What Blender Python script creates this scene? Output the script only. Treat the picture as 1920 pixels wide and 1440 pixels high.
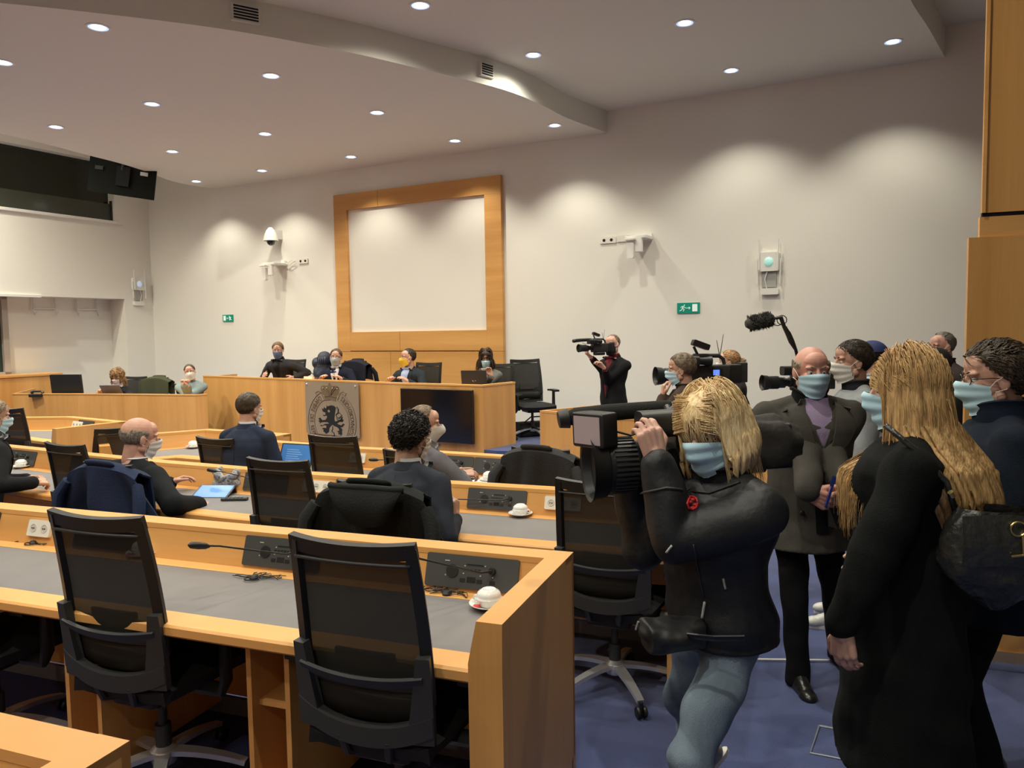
import bpy, bmesh, math, random
import numpy as np
from mathutils import Vector, Matrix, noise
from mathutils.bvhtree import BVHTree
C = bpy.context.scene.collection
for o in list(bpy.data.objects):
    bpy.data.objects.remove(o)
PI = math.pi
V = Vector
random.seed(4)

# ------------------------------------------------------------------ camera, world, exposure
PITCH, ROLL, FPX = 0.068328, -0.015815, 1442.0
CAM = V((0, 0, 1.85))
cam_f = V((0, math.cos(PITCH), -math.sin(PITCH)))
cam_u0 = V((0, math.sin(PITCH), math.cos(PITCH)))
cam_x = V((1, 0, 0)) * math.cos(ROLL) + cam_u0 * math.sin(ROLL)
cam_u = -V((1, 0, 0)) * math.sin(ROLL) + cam_u0 * math.cos(ROLL)
cd = bpy.data.cameras.new('camera')
cd.sensor_width = 36.0
cd.lens = 36.0 * FPX / 1920.0
cd.clip_start = 0.05
cam = bpy.data.objects.new('camera', cd)
C.objects.link(cam)
mw = Matrix((cam_x, cam_u, -cam_f)).transposed().to_4x4()
mw.translation = CAM
cam.matrix_world = mw
bpy.context.scene.camera = cam

def at(u, v, y):
    """point of the room seen at frame point (u, v), y metres ahead"""
    d = cam_f + cam_x * ((u - 960) / FPX) - cam_u * ((v - 720) / FPX)
    return CAM + d * (y / d.y)
def atz(u, v, z):
    d = cam_f + cam_x * ((u - 960) / FPX) - cam_u * ((v - 720) / FPX)
    return CAM + d * ((z - CAM.z) / d.z)

sc = bpy.context.scene
sc.view_settings.view_transform = 'Standard'
sc.view_settings.look = 'None'
sc.view_settings.gamma = 1.0
sc.view_settings.use_curve_mapping = False
sc.view_settings.exposure = 0.0
sc.cycles.max_bounces = 8
sc.cycles.diffuse_bounces = 4
sc.cycles.glossy_bounces = 3
sc.cycles.transparent_max_bounces = 12
sc.cycles.sample_clamp_indirect = 4.0
world = bpy.data.worlds.new('world')
sc.world = world
world.use_nodes = True
world.node_tree.nodes['Background'].inputs[0].default_value = (0.02, 0.022, 0.025, 1)
world.node_tree.nodes['Background'].inputs[1].default_value = 1.0

SPOT_W, SPOT_COL = 98.0, (1.0, 0.955, 0.80)
GLOW = 9.0

# ------------------------------------------------------------------ materials
def mat(name, col, rough=0.6, metal=0.0, noise_scale=0, noise_amt=0.0, bump=0.0, bump_scale=60, sheen=0.0, emit=None, strength=1.0,
        alpha=None, stretch=(1, 1, 1), spec=0.5, col2=None, coat=0.0, coords='Object'):
    m = bpy.data.materials.new(name)
    m.use_nodes = True
    nt = m.node_tree
    b = nt.nodes['Principled BSDF']
    b.inputs['Base Color'].default_value = (*col, 1)
    b.inputs['Roughness'].default_value = rough
    b.inputs['Metallic'].default_value = metal
    b.inputs['Specular IOR Level'].default_value = spec
    if coat:
        b.inputs['Coat Weight'].default_value = coat
        b.inputs['Coat Roughness'].default_value = 0.15
    if sheen:
        b.inputs['Sheen Weight'].default_value = sheen
        b.inputs['Sheen Roughness'].default_value = 0.5
    if noise_scale or bump:
        tc = nt.nodes.new('ShaderNodeTexCoord')
        mp = nt.nodes.new('ShaderNodeMapping')
        mp.inputs['Scale'].default_value = stretch
        nt.links.new(tc.outputs[coords], mp.inputs['Vector'])
    if noise_scale:
        n = nt.nodes.new('ShaderNodeTexNoise')
        n.inputs['Scale'].default_value = noise_scale
        n.inputs['Detail'].default_value = 5
        r = nt.nodes.new('ShaderNodeValToRGB')
        r.color_ramp.elements[0].position = 0.3
        r.color_ramp.elements[1].position = 0.7
        c2 = col2 or tuple(max(0, c * (1 - noise_amt)) for c in col)
        r.color_ramp.elements[0].color = (*c2, 1)
        r.color_ramp.elements[1].color = (*[min(1, c * (1 + noise_amt)) for c in col], 1)
        nt.links.new(mp.outputs[0], n.inputs['Vector'])
        nt.links.new(n.outputs['Fac'], r.inputs['Fac'])
        nt.links.new(r.outputs['Color'], b.inputs['Base Color'])
    if bump:
        n2 = nt.nodes.new('ShaderNodeTexNoise')
        n2.inputs['Scale'].default_value = bump_scale
        n2.inputs['Detail'].default_value = 4
        bp = nt.nodes.new('ShaderNodeBump')
        bp.inputs['Strength'].default_value = bump
        bp.inputs['Distance'].default_value = 0.01
        nt.links.new(mp.outputs[0], n2.inputs['Vector'])
        nt.links.new(n2.outputs['Fac'], bp.inputs['Height'])
        nt.links.new(bp.outputs['Normal'], b.inputs['Normal'])
    if emit:
        b.inputs['Emission Color'].default_value = (*emit, 1)
        b.inputs['Emission Strength'].default_value = strength
    if alpha is not None:
        b.inputs['Alpha'].default_value = alpha
    return m

def wood_mat(name, vertical, tone=1.0):
    """beech veneer: fine grain plus broad leaf-by-leaf tone changes"""
    m = bpy.data.materials.new(name)
    m.use_nodes = True
    nt = m.node_tree
    b = nt.nodes['Principled BSDF']
    b.inputs['Roughness'].default_value = 0.38
    b.inputs['Specular IOR Level'].default_value = 0.4
    tc = nt.nodes.new('ShaderNodeTexCoord')
    mp = nt.nodes.new('ShaderNodeMapping')
    mp.inputs['Scale'].default_value = (9, 9, 0.5) if vertical else (0.6, 0.6, 9)
    nt.links.new(tc.outputs['Object'], mp.inputs['Vector'])
    n = nt.nodes.new('ShaderNodeTexNoise'); n.inputs['Scale'].default_value = 0.55; n.inputs['Detail'].default_value = 2
    n2 = nt.nodes.new('ShaderNodeTexNoise'); n2.inputs['Scale'].default_value = 7; n2.inputs['Detail'].default_value = 6
    nt.links.new(mp.outputs[0], n.inputs['Vector']); nt.links.new(mp.outputs[0], n2.inputs['Vector'])
    mx = nt.nodes.new('ShaderNodeMath'); mx.operation = 'MULTIPLY_ADD'
    mx.inputs[1].default_value = 0.28
    nt.links.new(n2.outputs['Fac'], mx.inputs[0]); nt.links.new(n.outputs['Fac'], mx.inputs[2])
    r = nt.nodes.new('ShaderNodeValToRGB')
    r.color_ramp.elements[0].position = 0.42; r.color_ramp.elements[1].position = 0.86
    r.color_ramp.elements[0].color = (0.56 * tone, 0.275 * tone, 0.078 * tone, 1)
    r.color_ramp.elements[1].color = (0.72 * tone, 0.38 * tone, 0.125 * tone, 1)
    nt.links.new(mx.outputs[0], r.inputs['Fac']); nt.links.new(r.outputs['Color'], b.inputs['Base Color'])
    return m

M = {}
M['wood_v'] = wood_mat('beech_veneer_upright', True)
M['wood_h'] = wood_mat('beech_veneer_flat', False)
M['wood_h2'] = wood_mat('beech_solid_edge', False, 1.08)
M['wall'] = mat('white_wall_paint', (0.82, 0.79, 0.715), 0.85, bump=0.03, bump_scale=120)
M['ceil'] = mat('ceiling_paint', (0.76, 0.74, 0.66), 0.9)
M['white'] = mat('white_paint', (0.82, 0.80, 0.75), 0.5)
M['screen'] = mat('projection_cloth', (0.80, 0.765, 0.69), 0.8)
M['carpet'] = mat('blue_carpet', (0.047, 0.072, 0.22), 0.95, noise_scale=2.2, noise_amt=0.22, bump=0.7, bump_scale=260, sheen=0.25)
M['carpet_dark'] = mat('blue_carpet_riser', (0.05, 0.06, 0.17), 0.95, bump=0.6, bump_scale=260)
M['alu'] = mat('brushed_aluminium', (0.72, 0.72, 0.72), 0.35, 0.9)
M['chrome'] = mat('polished_metal', (0.80, 0.80, 0.82), 0.28, 0.7)
M['pad'] = mat('grey_linoleum', (0.175, 0.165, 0.165), 0.55, noise_scale=6, noise_amt=0.06)
M['panel'] = mat('anthracite_panel', (0.055, 0.056, 0.055), 0.45)
M['dark'] = mat('black_plastic', (0.012, 0.012, 0.012), 0.45)
M['dark2'] = mat('charcoal_plastic', (0.03, 0.031, 0.032), 0.5)
M['socket'] = mat('ivory_socket_plastic', (0.80, 0.77, 0.68), 0.4)
M['hole'] = mat('dark_recess', (0.004, 0.004, 0.004), 0.8)
M['glassdark'] = mat('dark_gallery_glass', (0.005, 0.008, 0.004), 0.08, spec=0.8)
M['kick'] = mat('grey_plinth', (0.16, 0.16, 0.19), 0.6)
M['green'] = mat('exit_sign_green', (0.0, 0.23, 0.15), 0.4, emit=(0.0, 0.23, 0.15), strength=0.25)
M['signwhite'] = mat('exit_sign_white', (0.75, 0.85, 0.8), 0.4, emit=(0.7, 0.85, 0.8), strength=0.3)
M['porcelain'] = mat('white_porcelain', (0.85, 0.84, 0.80), 0.15, coat=0.5)
M['red'] = mat('red_print', (0.65, 0.03, 0.04), 0.5)
M['paper'] = mat('white_paper', (0.85, 0.85, 0.84), 0.7)

# ------------------------------------------------------------------ mesh builder
class MB:
    def __init__(s):
        s.v = []; s.f = []
    def add(s, vs, fs):
        k = len(s.v)
        s.v += [tuple(x) for x in vs]
        s.f += [tuple(i + k for i in f) for f in fs]
        return s
    def box(s, lo, hi, mtx=None):
        x0, y0, z0 = lo; x1, y1, z1 = hi
        vs = [V((x, y, z)) for z in (z0, z1) for x, y in ((x0, y0), (x1, y0), (x1, y1), (x0, y1))]
        if mtx: vs = [mtx @ q for q in vs]
        return s.add(vs, [(3, 2, 1, 0), (4, 5, 6, 7), (0, 1, 5, 4), (1, 2, 6, 5), (2, 3, 7, 6), (3, 0, 4, 7)])
    def rbox(s, lo, hi, r=0.01, n=3, mtx=None, axis=2):
        """box with rounded vertical (axis) edges"""
        a, b = [i for i in range(3) if i != axis]
        pts = []
        for cx, cy, a0 in ((hi[a] - r, hi[b] - r, 0), (lo[a] + r, hi[b] - r, 90), (lo[a] + r, lo[b] + r, 180), (hi[a] - r, lo[b] + r, 270)):
            for i in range(n + 1):
                t = math.radians(a0 + 90 * i / n)
                pts.append((cx + r * math.cos(t), cy + r * math.sin(t)))
        vs = []
        for h in (lo[axis], hi[axis]):
            for p in pts:
                q = [0, 0, 0]; q[a], q[b], q[axis] = p[0], p[1], h
                vs.append(V(q))
        if mtx: vs = [mtx @ q for q in vs]
        m = len(pts)
        fs = [tuple(range(m - 1, -1, -1)), tuple(range(m, 2 * m))] + [(i, (i + 1) % m, (i + 1) % m + m, i + m) for i in range(m)]
        return s.add(vs, fs)
    def prism(s, poly, z0, z1):
        m = len(poly)
        vs = [(p[0], p[1], z0) for p in poly] + [(p[0], p[1], z1) for p in poly]
        return s.add(vs, [tuple(range(m - 1, -1, -1)), tuple(range(m, 2 * m))] + [(i, (i + 1) % m, (i + 1) % m + m, i + m) for i in range(m)])
    def tube(s, path, r, n=8, cap=True, flat=1.0):
        path = [V(p) for p in path]
        rs = r if isinstance(r, (list, tuple)) else [r] * len(path)
        up = None; rings = []
        for i, p in enumerate(path):
            t = (path[min(i + 1, len(path) - 1)] - path[max(i - 1, 0)])
            if t.length < 1e-9: t = V((0, 0, 1))
            t.normalize()
            if up is None:
                up = t.orthogonal().normalized()
            else:
                up = (up - t * up.dot(t))
                up = up.normalized() if up.length > 1e-6 else t.orthogonal().normalized()
            w = t.cross(up)
            rings.append([p + (up * math.cos(a) * flat + w * math.sin(a)) * rs[i] for a in [2 * PI * k / n for k in range(n)]])
        vs = [q for ring in rings for q in ring]; fs = []
        for i in range(len(path) - 1):
            for k in range(n):
                fs.append((i * n + k, i * n + (k + 1) % n, (i + 1) * n + (k + 1) % n, (i + 1) * n + k))
        if cap:
            fs.append(tuple(range(n - 1, -1, -1))); fs.append(tuple((len(path) - 1) * n + k for k in range(n)))
        return s.add(vs, fs)
    def lathe(s, prof, n=24, mtx=None, close=True):
        vs = []
        for r, z in prof:
            for k in range(n):
                a = 2 * PI * k / n
                q = V((r * math.cos(a), r * math.sin(a), z))
                vs.append(mtx @ q if mtx else q)
        m = len(prof); fs = []
        for i in range(m - 1):
            for k in range(n):
                fs.append((i * n + k, i * n + (k + 1) % n, (i + 1) * n + (k + 1) % n, (i + 1) * n + k))
        if close:
            fs.append(tuple(range(n - 1, -1, -1))); fs.append(tuple((m - 1) * n + k for k in range(n)))
        return s.add(vs, fs)
    def ball(s, c, r, n=12, rot=None):
        """ellipsoid"""
        c = V(c); r = (r, r, r) if isinstance(r, (int, float)) else r
        vs = [V((0, 0, -1))]
        m = n // 2
        for i in range(1, m):
            z = -math.cos(PI * i / m); q = math.sin(PI * i / m)
            for k in range(n):
                a = 2 * PI * k / n
                vs.append(V((q * math.cos(a), q * math.sin(a), z)))
        vs.append(V((0, 0, 1)))
        out = []
        for q in vs:
            w = V((q.x * r[0], q.y * r[1], q.z * r[2]))
            if rot: w = rot @ w
            out.append(w + c)
        fs = [(0, 1 + (k + 1) % n, 1 + k) for k in range(n)]
        for i in range(m - 2):
            for k in range(n):
                a = 1 + i * n + k; b = 1 + i * n + (k + 1) % n
                fs.append((a, b, b + n, a + n))
        top = len(vs) - 1; base = 1 + (m - 2) * n
        fs += [(base + k, base + (k + 1) % n, top) for k in range(n)]
        return s.add(out, fs)
    def bone(s, a, b, ra, rb, n=12):
        """rounded tapered limb from a to b"""
        a = V(a); b = V(b)
        s.tube([a, b], [ra, rb], n)
        s.ball(a, ra, n); s.ball(b, rb, n)
        return s
    def rings(s, rings, n=20):
        """closed loft through ellipses (centre, rx, ry[, yaw])"""
        vs = []
        for r in rings:
            c = V(r[0]); yaw = r[3] if len(r) > 3 else 0
            for k in range(n):
                a = 2 * PI * k / n
                x = r[1] * math.cos(a); y = r[2] * math.sin(a)
                vs.append(c + V((x * math.cos(yaw) - y * math.sin(yaw), x * math.sin(yaw) + y * math.cos(yaw), 0)))
        m = len(rings); fs = []
        for i in range(m - 1):
            for k in range(n):
                fs.append((i * n + k, i * n + (k + 1) % n, (i + 1) * n + (k + 1) % n, (i + 1) * n + k))
        fs.append(tuple(range(n - 1, -1, -1))); fs.append(tuple((m - 1) * n + k for k in range(n)))
        return s.add(vs, fs)
    def grid(s, fn, nu, nv):
        vs = [fn(i / nu, j / nv) for j in range(nv + 1) for i in range(nu + 1)]
        w = nu + 1
        return s.add(vs, [(j * w + i, j * w + i + 1, (j + 1) * w + i + 1, (j + 1) * w + i) for j in range(nv) for i in range(nu)])
    def slab(s, fn, nu, nv, th):
        """sheet of thickness th"""
        P = [[V(fn(i / nu, j / nv)) for i in range(nu + 1)] for j in range(nv + 1)]
        N = [[None] * (nu + 1) for _ in range(nv + 1)]
        for j in range(nv + 1):
            for i in range(nu + 1):
                du = P[j][min(i + 1, nu)] - P[j][max(i - 1, 0)]
                dv = P[min(j + 1, nv)][i] - P[max(j - 1, 0)][i]
                q = du.cross(dv)
                N[j][i] = q.normalized() if q.length > 1e-12 else V((0, 0, 1))
        w = nu + 1
        vs = [P[j][i] + N[j][i] * th / 2 for j in range(nv + 1) for i in range(w)] + [P[j][i] - N[j][i] * th / 2 for j in range(nv + 1) for i in range(w)]
        o = w * (nv + 1); fs = []
        for j in range(nv):
            for i in range(nu):
                a, b, c, d = j * w + i, j * w + i + 1, (j + 1) * w + i + 1, (j + 1) * w + i
                fs.append((a, b, c, d)); fs.append((o + d, o + c, o + b, o + a))
        for i in range(nu):
            fs.append((i + 1, i, o + i, o + i + 1)); k = nv * w
            fs.append((k + i, k + i + 1, o + k + i + 1, o + k + i))
        for j in range(nv):
            fs.append((j * w, (j + 1) * w, o + (j + 1) * w, o + j * w))
            fs.append(((j + 1) * w + nu, j * w + nu, o + j * w + nu, o + (j + 1) * w + nu))
        return s.add(vs, fs)
    def mesh(s, name):
        me = bpy.data.meshes.new(name)
        me.from_pydata([tuple(q) for q in s.v], [], s.f)
        me.validate()
        return me
    def build(s, name, material, parent=None, smooth=False, label=None, mtx=None, bevel=0):
        if mtx: s.v = [tuple(mtx @ V(q)) for q in s.v]
        me = s.mesh(name)
        if bevel:
            bm = bmesh.new(); bm.from_mesh(me)
            bmesh.ops.recalc_face_normals(bm, faces=bm.faces)
            bmesh.ops.bevel(bm, geom=[e for e in bm.edges if len(e.link_faces) == 2 and e.calc_face_angle(0) > 0.6], offset=bevel, segments=1, affect='EDGES')
            bm.to_mesh(me); bm.free()
        return link(name, me, material, parent, smooth, label)

def link(name, me, material, parent=None, smooth=False, label=None):
    o = bpy.data.objects.new(name, me)
    C.objects.link(o)
    if isinstance(material, (list, tuple)):
        for q in material: me.materials.append(q)
    elif material:
        me.materials.append(material)
    if smooth:
        me.polygons.foreach_set('use_smooth', [True] * len(me.polygons))
        if smooth == 'auto':
            bm = bmesh.new(); bm.from_mesh(me)
            for e in bm.edges:
                if len(e.link_faces) == 2 and e.calc_face_angle(0) > 0.7: e.smooth = False
            bm.to_mesh(me); bm.free()
    if parent: o.parent = parent
    if label: o['label'] = label
    return o

def thing(name, label, cat, loc=(0, 0, 0), rz=0, group=None):
    o = bpy.data.objects.new(name, None)
    o.empty_display_size = 0.1
    C.objects.link(o)
    o.location = loc; o.rotation_euler = (0, 0, rz)
    o['label'] = label; o['category'] = cat
    if group: o['group'] = group
    return o
def tag(o, label, cat, group=None):
    o['label'] = label; o['category'] = cat
    if group: o['group'] = group
    return o
def struct(o):
    o['kind'] = 'structure'
    return o
def kids(o):
    return [c for c in bpy.data.objects if c.parent == o]
def copy_tree(o, parent=None, tree=None):
    c = o.copy(); C.objects.link(c)
    if parent: c.parent = parent
    for ch in tree[o] if tree and o in tree else ([] if tree is not None else kids(o)):
        copy_tree(ch, c, tree)
    return c
def tree_of(o):
    t = {}
    def rec(q):
        t[q] = kids(q)
        for k in t[q]: rec(k)
    rec(o)
    return t

# ------------------------------------------------------------------ room shell
WN = V((0.47124, 0.88201, 0)); WR = V((0.88201, -0.47124, 0))   # back wall: outward normal and direction to the right
WK = 10.4
def wall_pt(s, z, off=0.0):
    p = WN * (WK - off) + WR * s
    return V((p.x, p.y, z))
WM = Matrix((WR, WN, V((0, 0, 1)))).transposed().to_4x4()        # local x right along wall, y into the wall, z up
WM.translation = WN * WK
LT = V((-0.47124, -0.88201, 0)); LN = V((-0.88201, 0.47124, 0))  # left wall runs towards the camera; LN points out of the room
LC = wall_pt(-13.78, 0)
LM = Matrix((LT, LN, V((0, 0, 1)))).transposed().to_4x4(); LM.translation = LC
LOWZ, UPZ = 4.62, 4.92

mb = MB(); mb.box((-16, -5, -0.1), (9, 18, 0)); struct(mb.build('floor', M['carpet']))
mb = MB(); mb.box((-13.98, 0, 0), (4.2, 0.25, 5.7), WM); struct(mb.build('wall_back', M['wall']))
# gallery wall on the left with its opening, bulkhead and recess
mb = MB()
mb.box((-0.2, 0, 0), (0.62, 0.3, 5.7), LM)
mb.box((0.62, 0, 2.6), (20, 0.3, 4.08), LM)
mb.box((0.62, 0, 5.19), (20, 0.3, 5.7), LM)
mb.box((0.62, 0, 4.08), (0.74, 0.3, 5.19), LM)
mb.box((0.62, 0.45, 0), (20, 0.6, 2.6), LM)
mb.box((0.5, 0.3, 0), (0.62, 0.6, 2.75), LM)
mb.box((0.62, 0.3, 2.6), (20, 0.6, 2.75), LM)
struct(mb.build('wall_left', M['wall']))
g = MB().box((0.74, 0.18, 4.08), (20, 0.2, 5.19), LM).build('window_1', M['glassdark']); struct(g)
MB().box((0.74, 0.10, 4.08), (3.6, 0.115, 4.42), LM).build('glass_balustrade', mat('balustrade_glass_reflection', (0.045, 0.05, 0.036), 0.15, spec=0.7), g)  # paler grey-green colour stands in for the reflection on the glass
MB().box((0.73, 0.06, 4.08), (0.755, 0.13, 4.48), LM).build('window_frame', M['dark2'], g)
t = MB().box((0.60, -0.05, 4.03), (20, 0.16, 4.085), LM).build('trim_1', M['white'], bevel=0.006); struct(t)
t = MB().box((2.25, -0.04, 2.575), (20, 0.02, 2.625), LM).build('trim_2', M['white'], bevel=0.004); struct(t)
w = MB().box((2.72, 0.42, 1.28), (9, 0.44, 2.56), LM).build('window_2', mat('green_black_glass', (0.02, 0.04, 0.03), 0.12, spec=0.7)); struct(w)
fr = MB()
for a, b, c, d in ((2.62, 2.72, 1.22, 2.6), (6.0, 6.08, 1.22, 2.6)): fr.box((a, 0.36, c), (b, 0.45, d), LM)
fr.box((2.62, 0.36, 1.2), (9, 0.45, 1.28), LM); fr.box((2.62, 0.36, 2.55), (9, 0.45, 2.6), LM)
fr.build('window_frame', mat('taupe_frame', (0.42, 0.38, 0.34), 0.5), w)

# ceilings: high plate, and two dropped plates with curved edges
struct(MB().box((-16, -5, 5.7), (9, 18, 5.8)).build('ceiling', M['ceil']))
front = [(-11.5, 7.4), (-10.0, 6.75), (-8.0, 6.3), (-6.4, 6.15), (-5.2, 6.28), (-4.17, 6.55), (-3.23, 6.88), (-2.44, 7.23), (-1.58, 7.77), (-0.85, 8.35), (-0.35, 8.76), (0.06, 9.16), (0.45, 9.72), (0.80, 10.30), (1.41, 11.06)]
left = [(-5.57, 14.74), (-5.98, 14.05), (-6.08, 13.1), (-6.2, 12.45), (-6.38, 11.9), (-6.60, 11.2), (-6.84, 10.57), (-7.4, 9.6), (-8.4, 8.7), (-10, 7.9)]
def smooth_line(pts, n=5):
    out = []
    for i in range(len(pts) - 1):
        p0 = V(pts[max(i - 1, 0)]); p1 = V(pts[i]); p2 = V(pts[i + 1]); p3 = V(pts[min(i + 2, len(pts) - 1)])
        for k in range(n):
            t = k / n
            out.append(0.5 * ((2 * p1) + (p2 - p0) * t + (2 * p0 - 5 * p1 + 4 * p2 - p3) * t * t + (3 * p1 - p0 - 3 * p2 + p3) * t ** 3))
    out.append(V(pts[-1]))
    return out
poly = [tuple(p) for p in smooth_line([(a, b) for a, b in front])] + [(1.6, 11.3), (-5.4, 15.0)] + [tuple(p) for p in smooth_line(left)]
mb = MB().prism(poly, LOWZ, 5.7)
struct(mb.build('ceiling_lower', M['ceil'], smooth='auto'))
redge = [(1.2, 3.6), (1.9, 4.7), (2.8, 6.1), (3.83, 7.51), (4.35, 8.17), (5.03, 9.07), (5.10, 9.2)]
poly = [tuple(p) for p in smooth_line(redge)] + [(3.3, 10.2), (0.9, 11.42)] + [(x, y + 0.02) for x, y in reversed(front)] + [(-13, 6), (-13, -4.9), (1.2, -4.9)]
mb = MB().prism(poly, UPZ, 5.7)
struct(mb.build('ceiling_upper', M['ceil'], smooth='auto'))
# high lit corner ceiling on the far right
struct(MB().prism([(1.2, 3.6), (8, 3.0), (8, 9), (5.0, 9.5), (3.3, 10.2)], 5.27, 5.35).build('ceiling_corner', M['ceil']))
struct(MB().box((-14, -4.9, 0), (9, -4.7, 5.7)).build('wall_rear', M['wall']))
struct(MB().box((7.6, -4.7, 0), (7.8, 9.5, 5.7)).build('wall_right', M['wall']))

# beech wall unit at the right edge of the frame
WU = Matrix((V((0.94, -0.342, 0)), V((0.342, 0.94, 0)), V((0, 0, 1)))).transposed().to_4x4(); WU.translation = V((2.40, 4.06, 0))
wu = MB().box((0, 0, 0.05), (4.5, 0.045, 2.30), WU).build('wall_panelling', M['wood_v']); struct(wu)
MB().box((0.05, 0.01, 2.30), (4.5, 0.05, 2.405), WU).build('panel', M['wood_h'], wu)
MB().box((0.07, 0.005, 2.425), (4.5, 0.045, 5.25), WU).build('panel', M['wood_v'], wu)
MB().box((0.06, 0.012, 2.40), (4.5, 0.04, 2.43), WU).build('shadow_gap', M['hole'], wu)
MB().box((0.055, -0.004, 2.425), (0.072, 0.02, 5.25), WU).build('edge_strip', M['wood_h2'], wu)
MB().box((0.02, -0.012, 0.05), (4.5, 0.0, 0.11), WU).build('skirting', mat('brass_skirting', (0.75, 0.55, 0.3), 0.3, 0.8), wu)
MB().prism([(0.24, -0.02), (0.7, -0.10), (1.2, -0.10), (1.2, 0.0), (0.3, 0.0)], 2.50, 2.525).build('pull_handle', M['dark2'], wu, mtx=WU)
for k in range(3):
    MB().box((0.9 + 1.1 * k, -0.003, 0.12), (0.904 + 1.1 * k, 0.002, 5.2), WU).build('panel_joint', M['dark2'], wu)

# step nosing, floor box and raised dais
NO = atz(1378, 1240, 0); N2 = atz(1605, 1243, 0); nd = (N2 - NO).normalized()
st = MB()
a = NO - nd * 0.25; b = N2 + nd * 0.55; pn = V((-nd.y, nd.x, 0))
st.prism([tuple((a)[:2]), tuple(b[:2]), tuple((b + pn * 0.018)[:2]), tuple((a + pn * 0.018)[:2])], 0, 0.012)
struct(st.build('trim_3', M['alu']))
fb = MB()
q = [V((1.40, 3.45, 0)), V((1.27, 3.22, 0)), V((1.64, 3.06, 0)), V((1.76, 3.29, 0))]
fb.tube([p + V((0, 0, 0.002)) for p in q + [q[0]]], 0.0055, 4)
tag(fb.build('floor_box_lid', mat('lid_edge_metal', (0.3, 0.33, 0.36), 0.5, 0.5)), 'thin metal outline of a floor box lid set in the blue carpet', 'floor box')

DZ = 0.40
dais_front = [(-5.13, 12.76), (-3.0, 11.22), (-1.43, 10.03), (-0.36, 9.39), (0.04, 9.89)]
pf = [(-5.2, 12.85), (-3.02, 11.25), (-1.44, 10.06), (-0.38, 9.42), (-0.2, 9.3), (0.16, 9.22), (0.62, 9.02), (1.2, 9.6)]
def back_pts(s0, s1): return [tuple(wall_pt(s0, 0)[:2]), tuple(wall_pt(s1, 0)[:2])]
dp = MB().prism([(x, y) for x, y in pf] + back_pts(-3.6, -13.6) + [(-7.9, 12.6)], 0, DZ)
struct(dp.build('floor_platform', M['carpet']))
struct(MB().tube([(0.07, 9.17, DZ + 0.004), (0.16, 9.20, DZ + 0.004), (0.62, 9.02, DZ + 0.004)], 0.013, 4).build('trim_4', M['alu']))
struct(MB().prism([(-13, 0.2), (-0.15, -0.6), (0.25, 2.93), (-3.1, 4.2), (-13, 7.9)], 0.0, 0.1).build('floor_riser', M['carpet_dark']))

# ------------------------------------------------------------------ projection wall frame (beech boards around a white cloth)
fr = thing('projection_screen', 'large white projection field in a wide beech frame on the back wall', 'screen')
MB().box((-8.64, -0.03, 1.88), (-5.95, 0.0, 3.94), WM).build('screen_cloth', M['screen'], fr)
for a, b, c, d, m_ in ((-8.92, -8.64, 1.55, 3.94, 'wood_h'), (-5.95, -5.66, 1.55, 3.94, 'wood_h'), (-8.92, -7.98, 3.94, 4.21, 'wood_h'), (-7.975, -5.66, 3.94, 4.21, 'wood_h'),
                       (-8.64, -7.6, 1.56, 1.88, 'wood_h'), (-7.595, -5.95, 1.56, 1.88, 'wood_h'), (-8.92, -7.8, DZ, 1.545, 'wood_h'), (-7.795, -5.66, DZ, 1.545, 'wood_h')):
    MB().box((a, -0.075, c), (b, 0, d), WM).build('board', M[m_], fr, bevel=0.002)

# ------------------------------------------------------------------ wall devices
def exit_sign(s0, s1, z0, z1, M4, label, flip=False):
    t = thing('exit_sign', label, 'sign')
    MB().box((s0, -0.02, z0), (s1, 0, z1), M4).build('plate', M['green'], t)
    w = s1 - s0; h = z1 - z0
    def X(u): return s0 + (1 - u if flip else u) * w
    g = MB()
    def stroke(pts, r): g.tube([M4 @ V((X(u), -0.022, z0 + v * h)) for u, v in pts], r * h, 5)
    g.box((min(X(0.68), X(0.90)), -0.024, z0 + 0.15 * h), (max(X(0.68), X(0.90)), -0.02, z0 + 0.85 * h), M4)
    stroke([(0.38, 0.48), (0.58, 0.48)], 0.03); stroke([(0.52, 0.60), (0.59, 0.48), (0.52, 0.36)], 0.03)
    g.ball(M4 @ V((X(0.33), -0.022, z0 + 0.76 * h)), 0.065 * h, 8)
    stroke([(0.30, 0.68), (0.24, 0.46)], 0.07); stroke([(0.24, 0.46), (0.32, 0.36), (0.28, 0.18)], 0.045); stroke([(0.24, 0.46), (0.20, 0.30), (0.12, 0.22)], 0.045)
    stroke([(0.29, 0.64), (0.36, 0.54), (0.37, 0.50)], 0.03); stroke([(0.29, 0.66), (0.21, 0.66), (0.16, 0.52)], 0.03)
    g.build('pictogram', M['signwhite'], t)
exit_sign(-2.97, -2.66, 2.06, 2.20, WM, 'green exit sign with a running figure on the wall right of the wooden screen frame')
exit_sign(-11.77, -11.50, 2.12, 2.25, WM, 'small green exit sign on the wall left of the wooden screen frame', True)

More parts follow.
